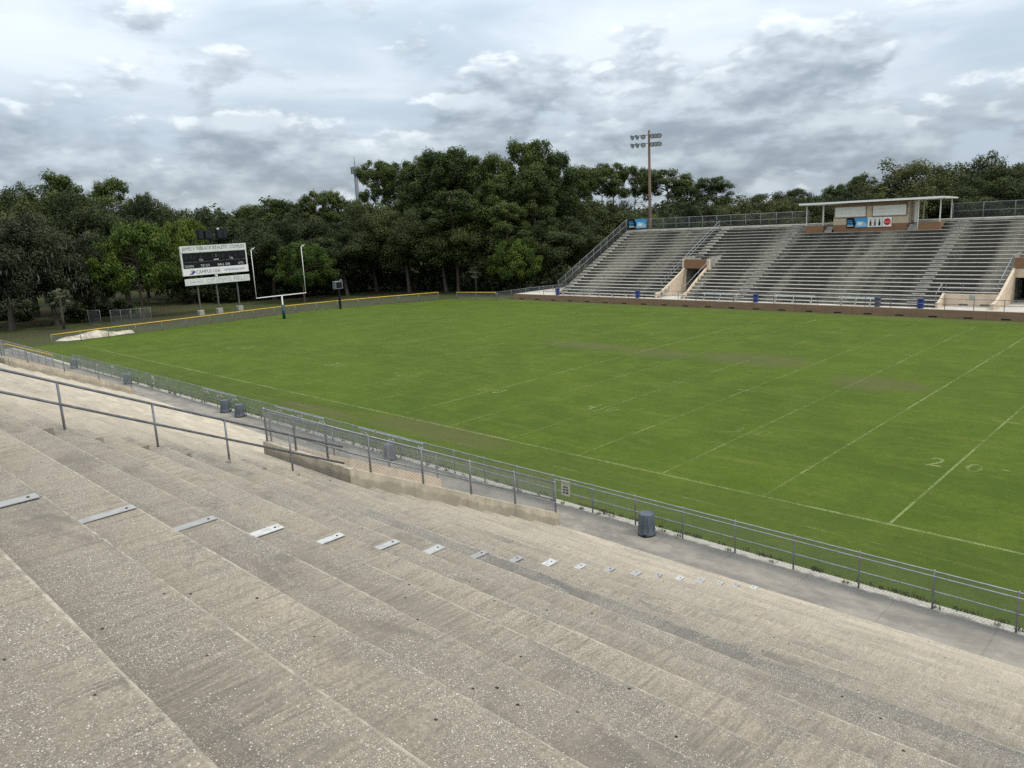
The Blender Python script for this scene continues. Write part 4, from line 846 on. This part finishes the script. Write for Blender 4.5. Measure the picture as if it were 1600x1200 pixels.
# ------------------------------------------------------------------ trees
def leaf_mesh(name, P, Nn, size, aspect, tone, mat, seed, droop=0.0, wid=0.5):
    """one bent rhombus per leaf spray"""
    rs = np.random.RandomState(seed); n = len(P)
    Nn = Nn / np.linalg.norm(Nn, axis=1, keepdims=True)
    a = rs.normal(size=(n, 3)); a[:, 2] += droop; a -= Nn * (a * Nn).sum(1, keepdims=True); a /= np.linalg.norm(a, axis=1, keepdims=True) + 1e-9
    c = np.cross(Nn, a); s = size[:, None]
    v = np.stack([P - a * s * aspect, P + c * s * wid + Nn * s * 0.10, P + a * s * aspect, P - c * s * wid + Nn * s * 0.10], 1).reshape(-1, 3)
    me = bpy.data.meshes.new(name); me.vertices.add(4 * n); me.vertices.foreach_set('co', v.ravel())
    me.loops.add(4 * n); me.loops.foreach_set('vertex_index', np.arange(4 * n)); me.polygons.add(n)
    me.polygons.foreach_set('loop_start', np.arange(0, 4 * n, 4)); me.polygons.foreach_set('loop_total', np.full(n, 4))
    at = me.attributes.new('tone', 'FLOAT', 'POINT'); at.data.foreach_set('value', np.repeat(tone, 4))
    me.materials.append(mat); me.update(); me.validate(); return me
def clumps(centres, radii, per, seed, flat_=0.7, up=0.5):
    rs = np.random.RandomState(seed); Ps, Ns, T = [], [], []
    for (c, r) in zip(centres, radii):
        k = max(20, int(per * r * r)); d = rs.normal(size=(k, 3)); d /= np.linalg.norm(d, axis=1, keepdims=True)
        rad = r * rs.uniform(0.35, 1.0, (k, 1)) ** 0.55 * (1 + 0.18 * rs.normal(size=(k, 1))); p = d * rad; p[:, 2] *= flat_
        Ps.append(p + np.array(c)); q = d * 0.9 + rs.normal(size=(k, 3)) * 0.55; q[:, 2] += up; Ns.append(q)
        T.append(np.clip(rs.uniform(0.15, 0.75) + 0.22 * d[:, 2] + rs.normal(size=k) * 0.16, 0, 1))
    return np.concatenate(Ps), np.concatenate(Ns), np.concatenate(T)
def branches(m, base, centres, radii, h0, rs, r0, every=1):
    for i in range(0, len(centres), every):
        c = Vector(centres[i]); z = max(h0, min(c.z - 0.8, base[1] * 0.95)); s = Vector(base[0](z))
        mid = s.lerp(c, 0.5) + Vector((rs.uniform(-.5, .5), rs.uniform(-.5, .5), rs.uniform(-.2, .6)))
        m.tube([s, mid, c], [r0 * 0.34, r0 * 0.2, 0.04], 5, 0, False)
def trunk(H, r, seed, lean=0.6, n=7, flare=1.5):
    rs = np.random.RandomState(seed); ph = rs.uniform(0, 6.28, 2)
    def at(z): t = z / H; return (lean * t * math.cos(ph[0]) + 0.22 * math.sin(3 * t + ph[1]), lean * t * math.sin(ph[0]) + 0.22 * math.sin(2.5 * t + ph[0]), z)
    m = MB(); zs = [-0.3, 0.25] + [H * (i + 1) / n for i in range(n)]
    m.tube([at(max(z, -0.3)) for z in zs], [r * flare, r * 1.05] + [max(0.05, r * (1 - 0.88 * (i + 1) / n)) for i in range(n)], 9, 0, True)
    return m, at
PROTO = {}
def tree_oak(i, H=17.0, R=7.5, z0=3.6, leaf='leaf_oak', moss=False, per=170, size=0.25, n=92):
    rs = np.random.RandomState(100 + i); cs, rr = [], []
    for _ in range(n):
        d = rs.normal(size=3); d /= np.linalg.norm(d); rad = rs.uniform(0.45, 0.93); zc = (z0 + H) / 2 + 0.4; hz = (H - z0) / 2
        wob = 1 + 0.22 * math.sin(3 * math.atan2(d[1], d[0]) + i) + 0.12 * math.sin(5 * math.atan2(d[1], d[0]) + 2 * i + 3 * d[2])
        c = np.array([d[0] * R * rad * wob, d[1] * R * rad * wob, zc + d[2] * hz * rad * (1 + 0.12 * rs.normal())]); r = rs.uniform(0.95, 2.0); cs.append(c); rr.append(r)
    P, Nn, T = clumps(cs, rr, per, 200 + i, 0.85)
    rs2 = np.random.RandomState(300 + i)
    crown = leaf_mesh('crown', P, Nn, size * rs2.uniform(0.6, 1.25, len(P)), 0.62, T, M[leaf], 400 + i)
    m, at = trunk(H * 0.72, 0.42, 500 + i, 1.2); branches(m, (at, H * 0.72), cs, rr, 2.4, rs2, 0.42, 4)
    parts = [('crown', crown), ('trunk', m.mesh('trunk', M['bark']))]
    if moss:
        sel = [k for k in range(len(cs)) if cs[k][2] < (z0 + H) * 0.62][:44]; Q = []
        for k in sel:
            for _ in range(26): Q.append(np.array(cs[k]) + rs2.normal(size=3) * rr[k] * 0.6 + np.array([0, 0, -rr[k] * 0.55]))
        Q = np.array(Q); nn = rs2.normal(size=Q.shape); nn[:, 2] *= 0.1
        me = leaf_mesh('hanging_moss', Q, nn, rs2.uniform(0.10, 0.22, len(Q)), 2.6, rs2.uniform(0, 1, len(Q)), M['moss'], 600 + i, droop=7.0); parts.append(('hanging_moss', me))
    return parts, float(np.percentile(P[:, 2], 99.7)), float(np.percentile(np.hypot(P[:, 0], P[:, 1]), 97))
def tree_pine(i, H=24.0, R=4.6, z0=7.0, leaf='leaf_pine', per=170, size=0.26, n=92, top=1.0):
    rs = np.random.RandomState(700 + i); cs, rr = [], []
    for k in range(n):
        t = (k + rs.uniform(0, 1)) / n; z = z0 + (H - 1.0 - z0) * t; wid = R * (0.55 + 0.6 * math.sin(math.pi * min(1, 0.18 + 0.74 * t)) - 0.35 * t ** 3) * top
        a = rs.uniform(0, 6.28); q = wid * rs.uniform(0.25, 1.0) ** 0.6 * (1 + 0.2 * math.sin(2 * a + i)); cs.append(np.array([q * math.cos(a), q * math.sin(a), z + 0.12 * q])); rr.append(rs.uniform(0.8, 1.65))
    P, Nn, T = clumps(cs, rr, per, 800 + i, 0.85, 0.5); rs2 = np.random.RandomState(900 + i)
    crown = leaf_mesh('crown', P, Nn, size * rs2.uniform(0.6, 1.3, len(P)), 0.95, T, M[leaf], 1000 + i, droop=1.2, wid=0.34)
    m, at = trunk(H * 0.94, 0.30, 1100 + i, 0.8, 8); branches(m, (at, H * 0.9), cs, rr, z0 * 0.8, rs2, 0.28, 2)
    return [('crown', crown), ('trunk', m.mesh('trunk', M['pinebark']))], float(np.percentile(P[:, 2], 99.7)), float(np.percentile(np.hypot(P[:, 0], P[:, 1]), 97))
def tree_open(i, H=25.0, R=5.0):
    rs = np.random.RandomState(1300 + i); cs, rr = [], []
    for k in range(34):
        a = rs.uniform(0, 6.28); q = R * rs.uniform(0.1, 1.0) ** 0.6; z = H - 1.3 - (q / R) ** 2 * 2.6 - rs.uniform(0, 1) ** 2 * 5.5; cs.append(np.array([q * math.cos(a), q * math.sin(a), z])); rr.append(rs.uniform(0.8, 1.5))
    P, Nn, T = clumps(cs, rr, 170, 1400 + i, 0.75, 0.6); rs2 = np.random.RandomState(1500 + i)
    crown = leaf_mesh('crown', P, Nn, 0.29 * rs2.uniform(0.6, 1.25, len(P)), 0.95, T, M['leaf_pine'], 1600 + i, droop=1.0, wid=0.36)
    m, at = trunk(H * 0.93, 0.30, 1700 + i, 1.2, 8); branches(m, (at, H * 0.88), cs, rr, H * 0.62, rs2, 0.30, 1)
    return [('crown', crown), ('trunk', m.mesh('trunk', M['pinebark']))], float(np.percentile(P[:, 2], 99.7)), float(np.percentile(np.hypot(P[:, 0], P[:, 1]), 97))
def tree_light(i, H=17.0, R=7.0):
    rs = np.random.RandomState(1900 + i); cs, rr = [], []
    for k in range(110):
        d = rs.normal(size=3); d /= np.linalg.norm(d); rad = rs.uniform(0.2, 0.95) ** 0.6
        cs.append(np.array([d[0] * R * rad, d[1] * R * rad, H * 0.58 + d[2] * H * 0.42 * rad + rs.uniform(-.4, .6)])); rr.append(rs.uniform(0.7, 1.6))
    P, Nn, T = clumps(cs, rr, 120, 2000 + i, 0.9, 0.3); rs2 = np.random.RandomState(2100 + i)
    crown = leaf_mesh('crown', P, Nn, 0.25 * rs2.uniform(0.5, 1.3, len(P)), 0.6, T, M['leaf_light'], 2200 + i)
    m, at = trunk(H * 0.7, 0.30, 2300 + i, 1.0); branches(m, (at, H * 0.7), cs, rr, 2.0, rs2, 0.3, 3)
    return [('crown', crown), ('trunk', m.mesh('trunk', M['bark']))], float(np.percentile(P[:, 2], 99.7)), float(np.percentile(np.hypot(P[:, 0], P[:, 1]), 97))
def palm(i, H=6.0):
    rs = np.random.RandomState(2900 + i); m = MB(); m.tube([(0, 0, -0.2), (0.1, 0, H * 0.5), (0.15, 0.05, H - 0.4)], [0.24, 0.19, 0.17], 9)
    f = MB()
    for k in range(34):
        a = rs.uniform(0, 6.28); el = rs.uniform(-0.75, 1.2); st = Vector((0.15, 0.05, H - 0.35)); d = Vector((math.cos(a) * math.cos(el), math.sin(a) * math.cos(el), math.sin(el))); L = rs.uniform(0.9, 1.4); tip = st + d * L
        f.tube([st, tip], [0.025, 0.015], 4, 0, False); sd_ = d.cross(Vector((0, 0, 1))).normalized(); up = sd_.cross(d)
        for j in range(9):
            t = (j - 4) / 4 * 1.25; e = (d * math.cos(t) + sd_ * math.sin(t)).normalized(); ln = 0.85 * (1 - 0.25 * abs(t)); p1 = tip + e * ln * 0.6; p2 = tip + e * ln + Vector((0, 0, -0.28)); wv = e.cross(up).normalized() * 0.05
            q = f.add([tip, p1 + wv, p2, p1 - wv]); f.face([q, q + 1, q + 2, q + 3])
    return [('fronds', f.mesh('fronds', M['frond'])), ('trunk', m.mesh('trunk', M['bark']))], H + 0.8, 1.8
for i in range(3): PROTO['oak%d' % i] = tree_oak(i)
for i in range(2): PROTO['mossoak%d' % i] = tree_oak(20 + i, 15.5, 7.5, 3.0, 'leaf_mossoak', True)
for i in range(4): PROTO['pine%d' % i] = tree_pine(i)
for i in range(3): PROTO['open%d' % i] = tree_open(i)
for i in range(2): PROTO['light%d' % i] = tree_light(i)
PROTO['bright0'] = tree_pine(31, 14.5, 6.0, 4.2, 'leaf_bright', 150, 0.30, 105, 1.2)
PROTO['palm0'] = palm(0); PROTO['palm1'] = palm(1)
TR = random.Random(11)
def plant(kind, px_, D, top, wide, name, label, cat, group, sink=0.0):
    parts, H, R = PROTO[kind]; g = ground_at(px_, D); h = max(1.5, height_at(px_, top, D))
    t = thing(name, label, cat, (g.x, g.y, 0), group, TR.uniform(0, 6.28)); t.scale = (wide / R, wide / R, h / H)
    for nm, me in parts:
        o = bpy.data.objects.new(nm, me); link(o, t)
    return t
DESC = dict(oak=('oak_tree', 'dark broad oak'), mossoak=('oak_tree', 'grey-green mossy oak'), pine=('pine_tree', 'dense tall pine'), open=('pine_tree', 'open-crowned pine with bare trunk'), light=('leafy_tree', 'loose yellow-green tree'), bright=('pine_tree', 'bright green low pine'))
def where(p):
    for lim, s in ((150, 'at the far left of the tree line'), (290, 'left of the scoreboard'), (400, 'behind the scoreboard'), (500, 'behind the goal post'), (580, 'near the phone mast'), (700, 'behind the gateway end of the yellow fence'), (870, 'in the tallest clump left of the far stand'), (1020, 'around the floodlight pole'), (1150, 'above the left half of the far stand'), (1330, 'left of the press box'), (1450, 'behind the press box'), (9999, 'right of the press box')):
        if p < lim: return s
T = [  # kind, picture column, depth, picture row of the top, crown half width
    ('mossoak0', 22, 103, 338, 6.6), ('mossoak1', 92, 107, 340, 6.2), ('oak0', 58, 122, 302, 8.5), ('oak1', -5, 126, 298, 8.5), ('mossoak0', -55, 108, 330, 7.5), ('oak2', 150, 122, 303, 7.5), ('mossoak1', 148, 110, 392, 3.8),
    ('pine0', 118, 142, 275, 6.0), ('pine2', 196, 150, 282, 4.8), ('oak1', 75, 150, 294, 7), ('oak0', 30, 155, 298, 7), ('oak2', 232, 150, 308, 6), ('oak1', 264, 155, 307, 5), ('bright0', 226, 111, 348, 6.0), ('bright0', 303, 132, 343, 4.6), ('oak0', 205, 135, 325, 8),
    ('oak2', 290, 145, 328, 6.5), ('oak1', 335, 150, 330, 7), ('oak0', 372, 140, 333, 6.5), ('pine1', 402, 155, 322, 5), ('pine3', 440, 150, 313, 5.5), ('oak2', 430, 132, 345, 7), ('pine0', 470, 160, 318, 4.6), ('bright0', 395, 134, 372, 4.5),
    ('open0', 510, 150, 300, 3.6), ('pine2', 534, 152, 301, 3.8), ('oak1', 490, 140, 330, 7), ('pine1', 566, 150, 314, 4.6), ('oak0', 545, 132, 350, 6.5), ('oak2', 590, 138, 318, 7), ('bright0', 478, 124, 380, 4.8), ('oak1', 330, 138, 385, 5.0),
    ('open1', 601, 162, 254, 4.0), ('open2', 622, 170, 256, 4.0), ('open0', 640, 160, 256, 4.4), ('pine3', 662, 150, 262, 5), ('pine0', 692, 142, 240, 5.6), ('pine1', 722, 140, 236, 5.6), ('pine2', 676, 150, 246, 5), ('pine3', 742, 142, 258, 4.6),
    ('oak2', 640, 132, 330, 6.5), ('oak0', 700, 130, 330, 7), ('pine2', 757, 142, 248, 4.4), ('pine1', 784, 142, 246, 4.4), ('pine0', 820, 136, 227, 5.4), ('pine3', 852, 138, 225, 5.2), ('pine2', 876, 140, 243, 4.6), ('pine1', 838, 130, 262, 5), ('pine0', 775, 130, 288, 5.5), ('oak1', 760, 127, 345, 6.5), ('pine3', 715, 128, 300, 5.5), ('oak0', 850, 124, 345, 6), ('bright0', 812, 120, 372, 4.2), ('pine2', 800, 124, 318, 4.6),
    ('pine1', 908, 150, 262, 4.4), ('open2', 938, 165, 264, 4.6), ('open1', 955, 170, 257, 4.8), ('open0', 992, 172, 262, 3.8), ('oak2', 930, 138, 315, 7), ('oak0', 900, 128, 340, 6.0), ('oak1', 985, 140, 318, 7), ('open2', 1037, 162, 266, 5.8), ('pine3', 1068, 168, 283, 4.6), ('open1', 1112, 168, 278, 4.8), ('oak2', 1050, 145, 318, 7), ('oak0', 1095, 150, 310, 7), ('light0', 1010, 130, 335, 4.5),
    ('light1', 1165, 150, 307, 7.5), ('light0', 1215, 150, 312, 6.5), ('oak1', 1140, 165, 312, 7), ('oak2', 1205, 220, 303, 9), ('oak0', 1250, 230, 302, 10), ('oak1', 1290, 225, 300, 9), ('oak2', 1265, 165, 308, 7.5), ('pine2', 1240, 260, 296, 5),
    ('pine1', 1302, 180, 290, 4.2), ('pine0', 1340, 170, 275, 4.4), ('oak0', 1320, 160, 300, 7), ('light0', 1402, 142, 252, 7.6), ('light1', 1372, 146, 277, 6.0), ('light0', 1440, 146, 278, 6.0), ('light1', 1345, 140, 305, 5.5),
    ('oak2', 1470, 148, 258, 7.5), ('oak0', 1512, 150, 258, 7.5), ('oak1', 1545, 145, 245, 7.5), ('oak2', 1590, 150, 258, 8), ('oak0', 1640, 145, 260, 8), ('oak1', 1490, 138, 280, 7), ('oak2', 1562, 136, 280, 7.5), ('oak0', 1700, 145, 262, 8), ('oak1', 1620, 132, 285, 7)]
groups = {}
for e in T: groups.setdefault((DESC[e[0].rstrip('0123456789')][1], where(e[1])), []).append(e)
ORD = ['first', 'second', 'third', 'fourth', 'fifth', 'sixth', 'seventh', 'eighth', 'ninth', 'tenth', 'eleventh', 'twelfth', 'thirteenth', 'fourteenth']
for (desc, wh), es in groups.items():
    es.sort(key=lambda e: e[1])
    for i, e in enumerate(es):
        kd = e[0].rstrip('0123456789'); lab = desc + ' ' + wh + ('' if len(es) == 1 else ', ' + ORD[i] + ' from left')
        plant(e[0], e[1], e[2], e[3], e[4], DESC[kd][0], lab, 'tree', 'trees around the ground')
# the wood goes on behind the trees one can tell apart
wd = []; rs = np.random.RandomState(77)
PW = []
for i in range(120):
    p = rs.uniform(-120, 1720); D = rs.uniform(165, 300); g = ground_at(p, D); PW.append((g.x, g.y, 15 + rs.uniform(0, 4.5) if p < 700 else (9.5 + rs.uniform(0, 2.5) if 1080 < p < 1340 else 13 + rs.uniform(0, 3)), rs.uniform(6, 9), rs.uniform(0, 6.28)))
Ps, Ns, Ts = [], [], []
for (x, y, h, r, a) in PW:
    k = 1500; d = rs.normal(size=(k, 3)); d /= np.linalg.norm(d, axis=1, keepdims=True); wob = 1 + 0.25 * np.sin(4 * d[:, 0] + a) * np.cos(3 * d[:, 1] + 2 * a); rad = rs.uniform(0.55, 1.0, k) * wob
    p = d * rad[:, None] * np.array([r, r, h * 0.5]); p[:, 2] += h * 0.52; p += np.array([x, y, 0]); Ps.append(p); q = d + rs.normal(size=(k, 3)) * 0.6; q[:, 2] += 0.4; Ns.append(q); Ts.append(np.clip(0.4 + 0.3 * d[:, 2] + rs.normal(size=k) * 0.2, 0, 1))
P = np.concatenate(Ps); me = leaf_mesh('distant_wood', P, np.concatenate(Ns), rs.uniform(0.5, 1.15, len(P)), 0.65, np.concatenate(Ts), M['leaf_oak'], 78)
o = bpy.data.objects.new('distant_wood', me); link(o); tag(o, 'dark mass of woodland far behind the tree line', 'woodland', kind='stuff')
# undergrowth at the foot of the wood: one dark mass
cs, rr = [], []; rs = np.random.RandomState(55)
def bush(p, D, h, r):
    g = ground_at(p, D)
    for k in range(16):
        d = rs.normal(size=3); d /= np.linalg.norm(d); q = rs.uniform(0.4, 1.0); cs.append(np.array([g.x + d[0] * r * q, g.y + d[1] * r * q, max(0.45, h * 0.5 + d[2] * h * 0.46 * q)])); rr.append(rs.uniform(0.6, 1.15))
for p in range(300, 880, 15): bush(p + rs.uniform(-6, 6), 136 + 4 * math.sin(p * 0.013) - max(0, p - 620) * 0.05 + rs.uniform(-2, 3), rs.uniform(2.6, 5.0), rs.uniform(2.4, 3.4))
for p in range(270, 880, 28): bush(p + rs.uniform(-8, 8), 147 + rs.uniform(-3, 5), rs.uniform(6.0, 9.5), rs.uniform(3.5, 4.8))
for p in (8, 40, 128, 160, 186): bush(p, 112 + rs.uniform(-4, 10), rs.uniform(1.6, 2.6), rs.uniform(1.6, 2.2))
P, Nn, Tn = clumps(cs, rr, 95, 56, 0.9, 0.4)
me = leaf_mesh('undergrowth', P, Nn, 0.30 * rs.uniform(0.5, 1.3, len(P)), 0.7, Tn, M['leaf_shrub'], 57)
o = bpy.data.objects.new('undergrowth', me); link(o); tag(o, 'dark tangled undergrowth along the foot of the wood', 'undergrowth', kind='stuff')
for i, (p, D, h, lab) in enumerate(((836, 121, 6.6, 'fan palm with drooping fronds left of the far stand end'), (100, 101, 5.0, 'shaggy fan palm under the mossy oaks at far left'), (745, 123, 4.0, 'low fan palm behind the far corner gateway'))):
    pr, H, R = PROTO['palm%d' % (i % 2)]; g = ground_at(p, D); t = thing('palm_tree', lab, 'palm', (g.x, g.y, 0), 'fan palms at the edge of the wood', i * 1.3); k = h / H; t.scale = (k * 1.15, k * 1.15, k)
    for nm, me in pr: link(bpy.data.objects.new(nm, me), t)

# weeds in the crack between walkway and grass
wr = np.random.RandomState(5); Q, Nq, Tq = [], [], []
for i in range(280):
    x = wr.uniform(-30, 36); y = -5.03 + abs(wr.normal()) * 0.05 - (0.28 if wr.rand() < 0.25 else 0.0); n = wr.randint(8, 22)
    for _ in range(n): Q.append((x + wr.normal() * 0.07, y + wr.normal() * 0.035, 0.05 + wr.uniform(0, 0.06))); Nq.append((wr.normal(), wr.normal(), 0.25)); Tq.append(wr.uniform(0.2, 1))
Q = np.array(Q); me = leaf_mesh('weeds', Q, np.array(Nq), wr.uniform(0.05, 0.12, len(Q)), 1.0, np.array(Tq), M['leaf_light'], 9, droop=3.0, wid=0.13)
o = bpy.data.objects.new('weeds', me); link(o); tag(o, 'thin weeds and grass tufts along the walkway edge under the near fence', 'weeds', kind='stuff')
